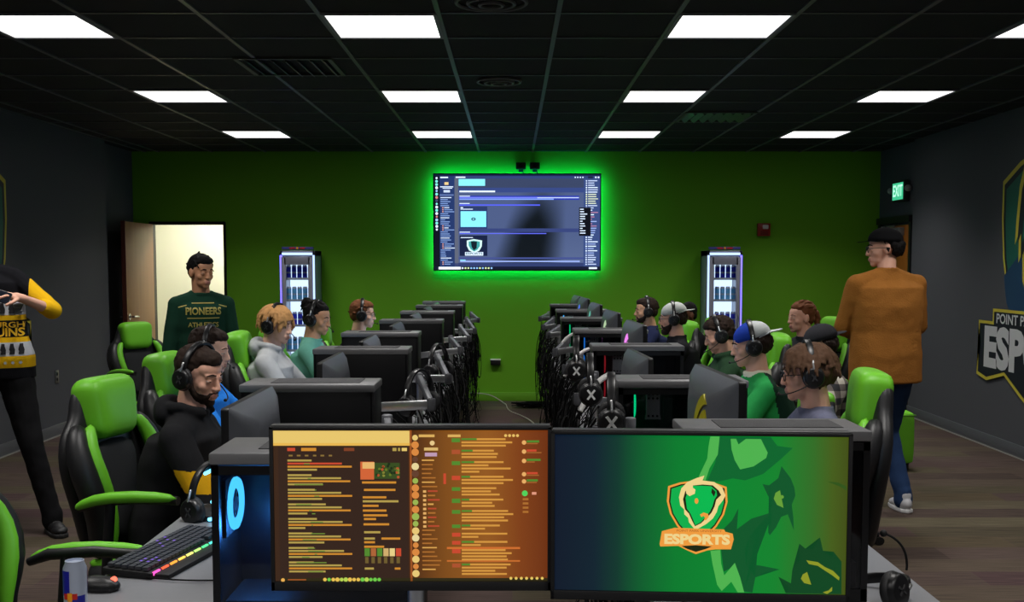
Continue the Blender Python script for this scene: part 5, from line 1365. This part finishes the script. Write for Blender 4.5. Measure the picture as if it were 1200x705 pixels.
for i in range(11): rc(935, 305 + i * 13, 935 + rng.uniform(14, 40), 310 + i * 13, Wt, 6)
rc(156, 622, 278, 636, srgb(230, 238, 250), 3)
for i in range(11): fl.disc(X(288 + i * 16), Y(629), 0.011, rng.choice([Wt, srgb(140, 190, 240), srgb(200, 220, 160)]), 3)
rc(985, 624, 1030, 634, Wt, 3)
fl.build('screen', screen_mat('wall screen glow', 1.35), t)
for k, x in enumerate((0.10, 0.26)):
    c = thing('wall_camera', ['small black camera above the wall screen, left of the pair', 'small black camera above the wall screen, right of the pair'][k], 'camera', (x, YB, 2.695))
    simple('body', M_plastic, c, lambda p: (p.box((0, -0.055, 0), (0.115, 0.07, 0.075), bev=0.008)))
    simple('lens', mat('lens glass', srgb(40, 42, 52), 0.1), c, lambda p: p.cap((0.0, -0.09, 0.0), (0.0, -0.1, 0.0), 0.022, flat=True, seg=18))
    simple('bracket', M_dkmetal, c, lambda p: (p.box((0, -0.006, -0.02), (0.05, 0.012, 0.09)), p.cap((0.02, -0.02, -0.03), (0.03, -0.02, -0.09), 0.005)))

# ------------------------------------------------------------------ tall drinks coolers
M_cool = mat('cooler silver', srgb(150, 152, 168), 0.35, metal=0.3)
M_wglow = glow('cooler back light', (0.62, 0.80, 1.0, 1), 1.5)
M_bl = glow('violet blue strip', (0.13, 0.10, 1.0, 1), 3.6); M_wb = glow('pale blue strip', (0.45, 0.62, 1.0, 1), 1.7)
M_canb = mat('blue can', srgb(50, 60, 225), 0.3, emit=(0.03, 0.04, 0.7, 1), es=0.0); M_cans = mat('silver can', srgb(190, 200, 220), 0.3, metal=0.4); M_canc = mat('light blue can', srgb(110, 190, 240), 0.3)
M_redp = mat('red emblem', srgb(200, 40, 30), 0.4); M_sun = mat('sun emblem', srgb(240, 160, 30), 0.4)
def cooler(x, label, where):
    W, D, Hh_ = 0.385, 0.42, 1.75; y = YB - 0.07 - D / 2
    t = thing('drinks_cooler', label, 'refrigerator', (x, y, 0)); fy = -D / 2
    def body(p):
        p.box((0, D / 2 - 0.02, Hh_ / 2), (W, 0.04, Hh_ - 0.04)); p.box((-W / 2 + 0.015, 0.0, Hh_ / 2), (0.03, D, Hh_ - 0.04)); p.box((W / 2 - 0.015, 0.0, Hh_ / 2), (0.03, D, Hh_ - 0.04))
        p.box((0, 0, Hh_ - 0.05), (W, D, 0.06)); p.box((0, 0, 0.14), (W, D, 0.24))
    simple('cabinet', M_cool, t, body, bevel=0.003)
    simple('foot_rail', M_dkmetal, t, lambda p: p.box((0, 0, 0.012), (W - 0.04, D - 0.04, 0.024)))
    simple('back_light', M_wglow, t, lambda p: p.box((0, D / 2 - 0.05, 0.94), (W - 0.07, 0.01, 1.34)))
    dr = simple('door_frame', M_cool, t, lambda p: (p.box((-W / 2 + 0.045, fy - 0.018, 0.94), (0.05, 0.03, 1.44)), p.box((W / 2 - 0.045, fy - 0.018, 0.94), (0.05, 0.03, 1.44)), p.box((0, fy - 0.018, 1.62), (W - 0.1, 0.03, 0.09)), p.box((0, fy - 0.018, 0.26), (W - 0.1, 0.03, 0.09))), bevel=0.003)
    simple('glass', thin_glass('cooler glass', (0.97, 0.98, 1, 1)), dr, lambda p: p.box((0, fy - 0.012, 0.94), (W - 0.14, 0.005, 1.28)))
    simple('handle', M_silver, dr, lambda p: p.tube([(W / 2 - 0.04, fy - 0.034, 0.75), (W / 2 - 0.04, fy - 0.06, 0.78), (W / 2 - 0.04, fy - 0.06, 1.0), (W / 2 - 0.04, fy - 0.034, 1.03)], 0.007))
    for s in (-1, 1):
        simple('light_strip', M_bl if s == -1 and where == 'l' or s == 1 and where == 'r' else M_wb, t, lambda p: p.box((s * (W / 2 - 0.012), fy - 0.008, 0.95), (0.02, 0.014, 1.46)))
    simple('top_light', M_wb, t, lambda p: p.box((0, fy - 0.008, Hh_ - 0.055), (W - 0.05, 0.012, 0.026)))
    hd = simple('header', mat('cooler header', srgb(70, 74, 140), 0.35), t, lambda p: p.box((0.0, fy + 0.03, Hh_ + 0.008), (W - 0.04, 0.05, 0.03), bev=0.003))
    def em(p):
        for s in (-1, 1): p.prism([(s * 0.02, -0.008), (s * 0.075, -0.010), (s * 0.095, 0.006), (s * 0.05, 0.010), (s * 0.02, 0.004)], 0.002, frame((0, fy + 0.003, Hh_ + 0.008), (1, 0, 0), (0, 0, 1)))
    simple('red_emblem', M_redp, hd, em); simple('sun_emblem', M_sun, hd, lambda p: p.cap((0, fy + 0.004, Hh_ + 0.008), (0, fy + 0.001, Hh_ + 0.008), 0.013, flat=True))
    zs = [0.38, 0.66, 0.94, 1.24, ]
    zs = [0.34, 0.62, 0.90, 1.18, 1.42][:5]
    for j, z in enumerate(zs):
        simple('shelf', mat('wire shelf', srgb(170, 180, 190), 0.4), t, lambda p: (p.box((0, 0, z - 0.008), (W - 0.08, D - 0.1, 0.006)), p.box((0, fy + 0.06, z), (W - 0.08, 0.004, 0.026))))
        for i in range(5):
            cx_ = -0.12 + 0.06 * i
            key = (where, j, i)
            blue = j % 2 == 0
            cm = M_canb if blue else M_canc
            c = thing('drink_can', 'x', 'can', (x + cx_, y + fy + 0.11, z - 0.005))
            simple('can_body', M_cans, c, lambda p: p._lathe(Matrix(), [(0.019, 0.0), (0.0255, 0.008), (0.0255, 0.142), (0.021, 0.155), (0.019, 0.158)], 14))
            simple('colour_blocks', cm, c, lambda p: [p._lathe(Matrix.Translation((0, 0, zz)), [(0.0262, 0.0), (0.0262, 0.052)], 14) for zz in (0.012, 0.082)])
            c['label'] = f"slim {'blue' if blue else 'pale blue'} and silver can on the {['lowest', 'second', 'middle', 'fourth', 'top'][j]} shelf of the {'left' if where == 'l' else 'right'} cooler"
            c['group'] = f"cans on the {['lowest', 'second', 'middle', 'fourth', 'top'][j]} shelf of the {'left' if where == 'l' else 'right'} cooler"
    return t
cooler(-2.37, 'tall lit drinks cooler against the green wall, left of the wall screen', 'l')
cooler(2.35, 'tall lit drinks cooler against the green wall, right of the wall screen', 'r')

# ------------------------------------------------------------------ crests on the side walls
def wall_crest(x, yc, side, label):
    t = thing('wall_crest', label, 'wall logo', (x, yc, 1.52), 0)
    fr = frame((side * -0.004, 0, 0), (0, -side, 0), (0, 0, 1))
    # backing board with real thickness
    P = lambda pts, s=0.37: [(a * s, b * s) for a, b in pts]
    sh = [(-2.0, 2.05), (-1.2, 2.42), (-0.5, 2.62), (0, 2.68), (0.5, 2.62), (1.2, 2.42), (2.0, 2.05), (2.0, 1.2), (1.88, 0.3), (1.6, -0.6), (1.3, -1.2), (0.7, -2.0), (0, -2.4), (-0.7, -2.0), (-1.3, -1.2), (-1.6, -0.6), (-1.88, 0.3), (-2.0, 1.2)]
    bn = [(-3.0, -1.15), (-2.25, -1.15), (-2.25, -0.85), (2.25, -0.85), (2.25, -1.15), (3.0, -1.15), (2.92, -1.7), (3.05, -2.45), (2.5, -2.55), (1.6, -2.35), (0.8, -2.75), (0, -3.1), (-0.8, -2.75), (-1.6, -2.35), (-2.5, -2.55), (-3.05, -2.45), (-2.92, -1.7)]
    sc = lambda pts, k, c0: [(a * k, c0 + (b - c0) * k) for a, b in pts]
    simple('backing', mat('crest backing', srgb(20, 20, 22), 0.5), t, lambda p: (p.prism(P(sh), 0.006, frame((0, 0, 0), (0, -side, 0), (0, 0, 1))), p.prism(P(bn), 0.009, frame((0, 0, 0), (0, -side, 0), (0, 0, 1)))))
    fr = frame((-side * 0.0072 if side > 0 else 0.0072, 0, 0), (0, -side, 0), (0, 0, 1))
    fl = Flat(fr, 0.0012)
    gold = srgb(206, 190, 60); dkc = srgb(16, 20, 30)
    fl.poly(P(sh), gold, 0); fl.poly(P(sc(sh, 0.955, 0.2)), dkc, 1); fl.poly(P(sc(sh, 0.90, 0.2)), srgb(24, 96, 80), 2)
    fl.poly(P([(-1.9 + 0.1, -0.1), (-1.62, -0.7), (-1.2, -1.2), (1.2, -1.2), (1.62, -0.7), (1.8, -0.1), (0.9, 0.5), (-0.9, 0.5)]), srgb(22, 60, 96), 3)
    mane = [(-0.9, 2.45), (-1.15, 1.9), (-1.25, 1.2), (-1.3, 0.6), (-1.12, 0.85), (-1.1, 0.2), (-0.92, 0.45), (-0.88, -0.2), (-0.6, -0.5), (-0.3, -1.2), (0.4, -1.2), (0.8, -0.5), (1.1, 0.2), (1.3, 1.0), (1.25, 1.7), (0.9, 2.25), (0, 2.5)]
    fl.poly(P(mane), gold, 4); fl.poly(P(sc(mane, 0.9, 0.8)), dkc, 5); fl.poly(P(sc(mane, 0.72, 0.8)), srgb(20, 110, 84), 6)
    fl.poly(P([(-0.6, 2.0), (-0.75, 1.5), (-0.5, 1.3), (-0.35, 1.6), (-0.1, 2.15)]), srgb(214, 208, 180), 7); fl.disc(-0.1 * 0.37, 1.0 * 0.37, 0.05, gold, 7)
    fl.poly(P([(0.2, 0.1), (0.6, 0.25), (0.7, -0.1), (0.4, -0.4)]), dkc, 7)
    fl.poly(P(bn), gold, 8)
    bn2 = [(-2.93, -1.22), (-2.18, -1.22), (-2.18, -0.92), (2.18, -0.92), (2.18, -1.22), (2.93, -1.22), (2.85, -1.7), (2.97, -2.38), (2.5, -2.47), (1.58, -2.27), (0.75, -2.68), (0, -3.0), (-0.75, -2.68), (-1.58, -2.27), (-2.5, -2.47), (-2.97, -2.38), (-2.85, -1.7)]
    fl.poly(P(bn2), srgb(14, 16, 30), 9)
    fl.text('POINT PARK UNIVERSITY', 0, -1.08 * 0.37, 0.115, srgb(205, 205, 208), 11, off=0.02, width=1.52)
    fl.text('ESPORTS', 0, -1.80 * 0.37, 0.46, srgb(205, 205, 208), 11, off=0.05, width=1.98)
    # block serifs of the letters
    fl.build('artwork', painted_mat('print paint'), t)
    return t
wall_crest(XR - 0.0005, 8.48, 1, 'big shield crest with POINT PARK UNIVERSITY ESPORTS banner on the right wall')
wall_crest(XL + 0.0005, 8.31, -1, 'big shield crest on the left wall behind the person in the knitted sweater')

# ------------------------------------------------------------------ ottoman
t = thing('cube_ottoman', 'lime green cube ottoman standing behind the person in the brown sweater', 'ottoman', (2.86, 8.45, 0))
simple('cushion', M_vinylg, t, lambda p: p.box((0, 0, 0.255), (0.48, 0.46, 0.42), bev=0.05), subd=1)
simple('piping', mat('dark green piping', srgb(70, 120, 34), 0.5), t, lambda p: p.tube([(0.235 * a, 0.225 * b, 0.43) for a, b in ((-0.9, -1), (0.9, -1), (1, -0.9), (1, 0.9), (0.9, 1), (-0.9, 1), (-1, 0.9), (-1, -0.9), (-0.9, -1))], 0.005, 6))
for sx in (-1, 1):
    for sy in (-1, 1): simple('foot', M_rubber, t, lambda p: p.cap((sx * 0.18, sy * 0.17, 0), (sx * 0.18, sy * 0.17, 0.06), 0.02, flat=True))

# ------------------------------------------------------------------ things on the near left desk
def on_left(x, y, z=DH): return (x, y, z)
t = thing('gaming_keyboard', 'black gaming keyboard with rainbow light bar on the near left desk', 'keyboard', (-1.0, 3.12, DH), R(78))
simple('body', M_matte, t, lambda p: (p.box((0, 0, 0.012), (0.46, 0.15, 0.02), Euler((R(3), 0, 0)), bev=0.004), p.box((0, -0.095, 0.008), (0.44, 0.05, 0.012), bev=0.004)))
def keys(p):
    for r_ in range(6):
        for c_ in range(21):
            if c_ in (15, 19) and r_ in (0,): continue
            p.box((-0.215 + c_ * 0.0215, -0.052 + r_ * 0.021, 0.0265 + r_ * 0.0012), (0.0175, 0.0165, 0.009))
ks = simple('keycaps', mat('keycap grey', srgb(58, 60, 66), 0.5), t, keys); ks['kind'] = 'stuff'
cols = [(1, 0.1, 0.5), (1, 0.12, 0.05), (1, 0.35, 0.05), (1, 0.6, 0.1), (0.9, 0.9, 0.2), (0.5, 1, 0.2), (0.1, 1, 0.3), (0.1, 0.9, 0.7), (0.1, 0.7, 1), (0.2, 0.5, 1)]
for k, c in enumerate(cols):
    simple('light_segment', glow('key light %d' % k, (*c, 1), 1.6), t, lambda p: p.box((-0.205 + k * 0.0455, -0.0745, 0.014), (0.034, 0.006, 0.009)))
M_kg = glow('violet key glow', (0.35, 0.2, 1, 1), 0.7)
for r_, c_ in ((1, 2), (1, 3), (2, 2), (1, 4), (2, 3), (0, 3), (3, 9), (4, 12), (4, 10), (5, 13), (5, 11), (3, 12)):
    simple('key_light', M_kg, t, lambda p: p.box((-0.215 + c_ * 0.0215, -0.052 + r_ * 0.021, 0.0315 + r_ * 0.0012), (0.007, 0.006, 0.0012)))
t = thing('computer_mouse', 'dark gaming mouse with two red glowing marks beside the keyboard', 'mouse', (-1.085, 2.79, DH), R(80))
simple('shell', M_plastic, t, lambda p: (p.ell((0, 0, 0.012), (0.034, 0.062, 0.026)), p.box((0, 0, 0.004), (0.05, 0.10, 0.008), bev=0.002)), voxel=0.003)
M_rg = glow('red mouse glow', (1, 0.16, 0.1, 1), 2.0)
simple('scroll_wheel', M_rg, t, lambda p: p.cap((-0.004, -0.045, 0.03), (0.004, -0.045, 0.03), 0.008, flat=True)); simple('palm_light', M_rg, t, lambda p: p.ell((0, 0.04, 0.0305), (0.012, 0.008, 0.004)))
t = thing('mouse_cable', 'thin black cable running from the mouse across the near left desk', 'cable'); bpy.data.objects.remove(t)
o = simple('mouse_cable', M_cable, None, lambda p: p.tube(bez((-0.99, 2.88, DH + 0.008), (-0.75, 2.80, DH + 0.004), (-0.70, 2.95, DH + 0.004), (-0.55, 2.85, DH + 0.004)) , 0.0025, 6)); tag(o, 'thin black mouse cable curling across the near left desk', 'cable')
t = thing('drink_can', 'slim blue and silver drink can at the bottom left corner of the near left desk', 'can', (-1.03, 2.51, DH))
simple('can_body', M_cans, t, lambda p: p._lathe(Matrix(), [(0.019, 0.0), (0.0265, 0.008), (0.0265, 0.140), (0.0215, 0.152), (0.0215, 0.157), (0.019, 0.1575), (0.0185, 0.153)], 24))
def arcpanel(p, a0, a1, z0, z1, r=0.0272):
    lo = [p.bm.verts.new(V((r * math.cos(R(a)), r * math.sin(R(a)), z0))) for a in range(a0, a1 + 1, 6)]; hi = [p.bm.verts.new(V((r * math.cos(R(a)), r * math.sin(R(a)), z1))) for a in range(a0, a1 + 1, 6)]
    for i in range(len(lo) - 1): p.bm.faces.new((lo[i], lo[i + 1], hi[i + 1], hi[i]))
simple('blue_panel', mat('can blue', srgb(28, 34, 150), 0.3), t, lambda p: (arcpanel(p, -168, -96, 0.078, 0.137), arcpanel(p, -90, -18, 0.012, 0.078), arcpanel(p, 12, 84, 0.078, 0.137), arcpanel(p, 90, 162, 0.012, 0.078)))
simple('red_mark', M_redp, t, lambda p: (arcpanel(p, -132, -102, 0.07, 0.084, 0.0275), arcpanel(p, -90, -60, 0.07, 0.084, 0.0275))); simple('sun_mark', M_sun, t, lambda p: arcpanel(p, -108, -84, 0.066, 0.086, 0.0277))
# headset stand with blue lights
t = thing('headset_stand', 'black headset stand with blue lights between keyboard and tower on the left desk', 'headset stand', (-1.0, 3.62, DH))
simple('base', M_matte, t, lambda p: p._lathe(Matrix(), [(0.085, 0), (0.085, 0.018), (0.07, 0.03), (0.02, 0.034)], 24))
simple('post', M_matte, t, lambda p: (p.chain([(0, 0.03, 0.02), (0, 0.04, 0.12), (0, 0.0, 0.165)], [0.018, 0.014, 0.016]), p.cap((-0.03, -0.0, 0.168), (0.03, -0.0, 0.168), 0.016)))
simple('blue_light', M_ledc, t, lambda p: (p.cap((0.0, -0.05, 0.06), (0.02, -0.065, 0.085), 0.006), p.cap((-0.03, -0.02, 0.15), (-0.01, -0.025, 0.16), 0.006), p.cap((0.0, -0.088, 0.01), (0.02, -0.086, 0.012), 0.006), p.cap((0.035, -0.08, 0.012), (0.05, -0.07, 0.014), 0.006)))
headset(Matrix.Translation((-1.0, 3.62, DH + 0.042)) @ Matrix.Rotation(R(60), 4, 'Z'), 'black headset hanging on the stand with blue lights')
# headset lying on the near right desk
ax = V((0.66, -0.72, 0.18)).normalized(); az = V((0.70, 0.68, 0.0)); az = (az - ax * az.dot(ax)).normalized(); ay = az.cross(ax)
Mhs = Matrix(((ax.x, ay.x, az.x, 0.885), (ax.y, ay.y, az.y, 2.70), (ax.z, ay.z, az.z, 0.785), (0, 0, 0, 1)))
hh = headset(Mhs, 'black headset with raised microphone lying on the near right desk', mic=False)
iv = Mhs.inverted()
simple('microphone', M_rubber, hh, lambda p: (p.tube([iv @ q for q in bez((0.985, 2.66, 0.83), (0.99, 2.66, 0.87), (0.97, 2.655, 0.91), (0.925, 2.65, 0.925))], 0.0032, 6), p.ell(iv @ V((0.922, 2.65, 0.926)), (0.009,) * 3)))
# headsets hanging from the monitor arms
for k, (x, y, z, a, l) in enumerate(((0.345, 3.60, 1.085, 5, 'black headset with pale cross mark hanging at the aisle side of the first right tower'),
                                  (0.325, 4.32, 1.09, 8, 'black headset hanging over the arm behind the first right tower'),
                                  (0.315, 5.05, 1.11, 6, 'black headset hanging at the aisle side of the third right tower'),
                                  (-0.40, 4.78, 0.98, -20, 'black headset hanging at the aisle side of the second left tower'),
                                  (-0.40, 6.05, 1.0, -15, 'black headset hanging at the aisle side of the third left tower'))):
    h_ = headset(Matrix.Translation((x, y, z)) @ Matrix.Rotation(R(80 + a), 4, 'Z'), l, mic=False)
    for c in h_.children_recursive:
        if c.name.startswith('cup_mark') and k in (0, 1, 2):
            c.data = c.data.copy(); c.data.materials[0] = M_white
            cen = sum((v.co for v in c.data.vertices), V()) / len(c.data.vertices)
            for v in c.data.vertices: v.co = cen + (v.co - cen) * (1.5 if k == 0 else 1.3)

# ------------------------------------------------------------------ cables
M_wc = mat('white cable', srgb(200, 200, 198), 0.5)
for k, y in enumerate((4.55, 4.62, 5.95, 7.3)):
    o = simple('white_cable', M_wc, None, lambda p: p.tube(bez((0.29, y, 0.97), (0.32, y + 0.02, 1.03), (0.36, y + 0.06, 1.10), (0.43, y + 0.10, 1.115)), 0.010 if k != 1 else 0.006, 8))
    tag(o, ['thick white cable arching off the arm behind the first right tower', 'thin white cable beside the thick one behind the first right tower', 'thick white cable arching off the arm behind the third right tower', 'thick white cable arching off the arm behind the fourth right tower'][k], 'cable')
def tangle(x, sgn, label, seed):
    rg = random.Random(seed); p = PB()
    for i in range(230):
        y = rg.uniform(2.7, 11.9); y2 = y + rg.uniform(-0.5, 0.5)
        z0 = rg.uniform(0.76, 1.02); x0 = x - sgn * rg.uniform(0.0, 0.05)
        xo = x + sgn * rg.uniform(0.02, 0.11); zl = rg.uniform(0.05, 0.6)
        pts = bez((x0, y, z0), (xo + sgn * 0.05, y, z0 - 0.1), (xo, (y + y2) / 2, zl), (xo - sgn * 0.02, y2, zl + rg.uniform(-0.05, 0.45)), 12)
        p.tube(pts, rg.uniform(0.0022, 0.0045), 5)
    for i in range(60):
        y = rg.uniform(2.7, 11.8); z = rg.uniform(0.05, 0.7); r = rg.uniform(0.05, 0.16); xo = x + sgn * rg.uniform(0.03, 0.10); ph = rg.uniform(0, 6)
        p.tube([(xo + 0.02 * math.sin(ph + 2 * a), y + r * math.cos(a), max(0.01, z + r * 1.3 * math.sin(a))) for a in [ph + k * 0.45 for k in range(12)]], rg.uniform(0.002, 0.004), 5)
    for i in range(90):      # on the desk tops behind the arms
        y = rg.uniform(2.7, 11.8); x0 = x - sgn * rg.uniform(0.02, 0.30)
        p.tube(bez((x0, y, 0.745), (x0 + rg.uniform(-0.1, 0.1), y + 0.1, 0.745 + rg.uniform(0, 0.2)), (x0 + rg.uniform(-0.1, 0.1), y + 0.2, 0.76 + rg.uniform(0, 0.2)), (x - sgn * 0.01, y + rg.uniform(0.1, 0.4), 0.75), 9), rg.uniform(0.002, 0.004), 5)
    o = p.build('cable_tangle', M_cable, None, ang=180); tag(o, label, 'cable tangle', kind='stuff'); return o
tangle(-0.445, 1, 'black cables hanging in a tangle off the aisle edge of the left desk row', 4)
tangle(0.36, -1, 'black cables hanging in a tangle off the aisle edge of the right desk row', 5)
o = simple('floor_cable', mat('pale cable', srgb(176, 172, 160), 0.5), None, lambda p: p.tube(bez((-0.62, 12.44, 0.10), (-0.3, 12.44, 0.10), (-0.25, 12.4, 0.10), (-0.12, 12.3, 0.02), 14) + bez((-0.12, 12.3, 0.01), (-0.02, 12.1, 0.008), (-0.1, 11.9, 0.008), (0.0, 11.5, 0.008), 12)[1:] + bez((0.0, 11.5, 0.008), (0.12, 11.2, 0.008), (0.2, 10.9, 0.008), (0.25, 10.4, 0.008), 12)[1:], 0.006, 6))
tag(o, 'long pale cable running across the aisle carpet to the green wall', 'cable')
o = simple('cable_pile', M_cable, None, lambda p: [p.tube([(0.25 + rq.uniform(-0.16, 0.16) + 0.10 * math.cos(a + k), 11.9 + rq.uniform(-0.02, 0.02) + 0.07 * math.sin(a + k), 0.01 + 0.05 * abs(math.sin(a * 1.3 + k))) for a in [j * 0.5 for j in range(13)]], 0.005, 5) for k in range(16)] if (globals().update(rq=random.Random(2)) or True) else None)
tag(o, 'dark heap of cables on the carpet by the green wall', 'cable pile', kind='stuff')

# blue glow of the lit fan inside the near tower
lp = bpy.data.lights.new('fan_glow', 'POINT'); lp.energy = 6.0; lp.color = (0.05, 0.3, 1.0); lp.shadow_soft_size = 0.03
lo = bpy.data.objects.new('fan_glow', lp); link(lo); lo.location = (-0.56, 2.40, DH + 0.27)
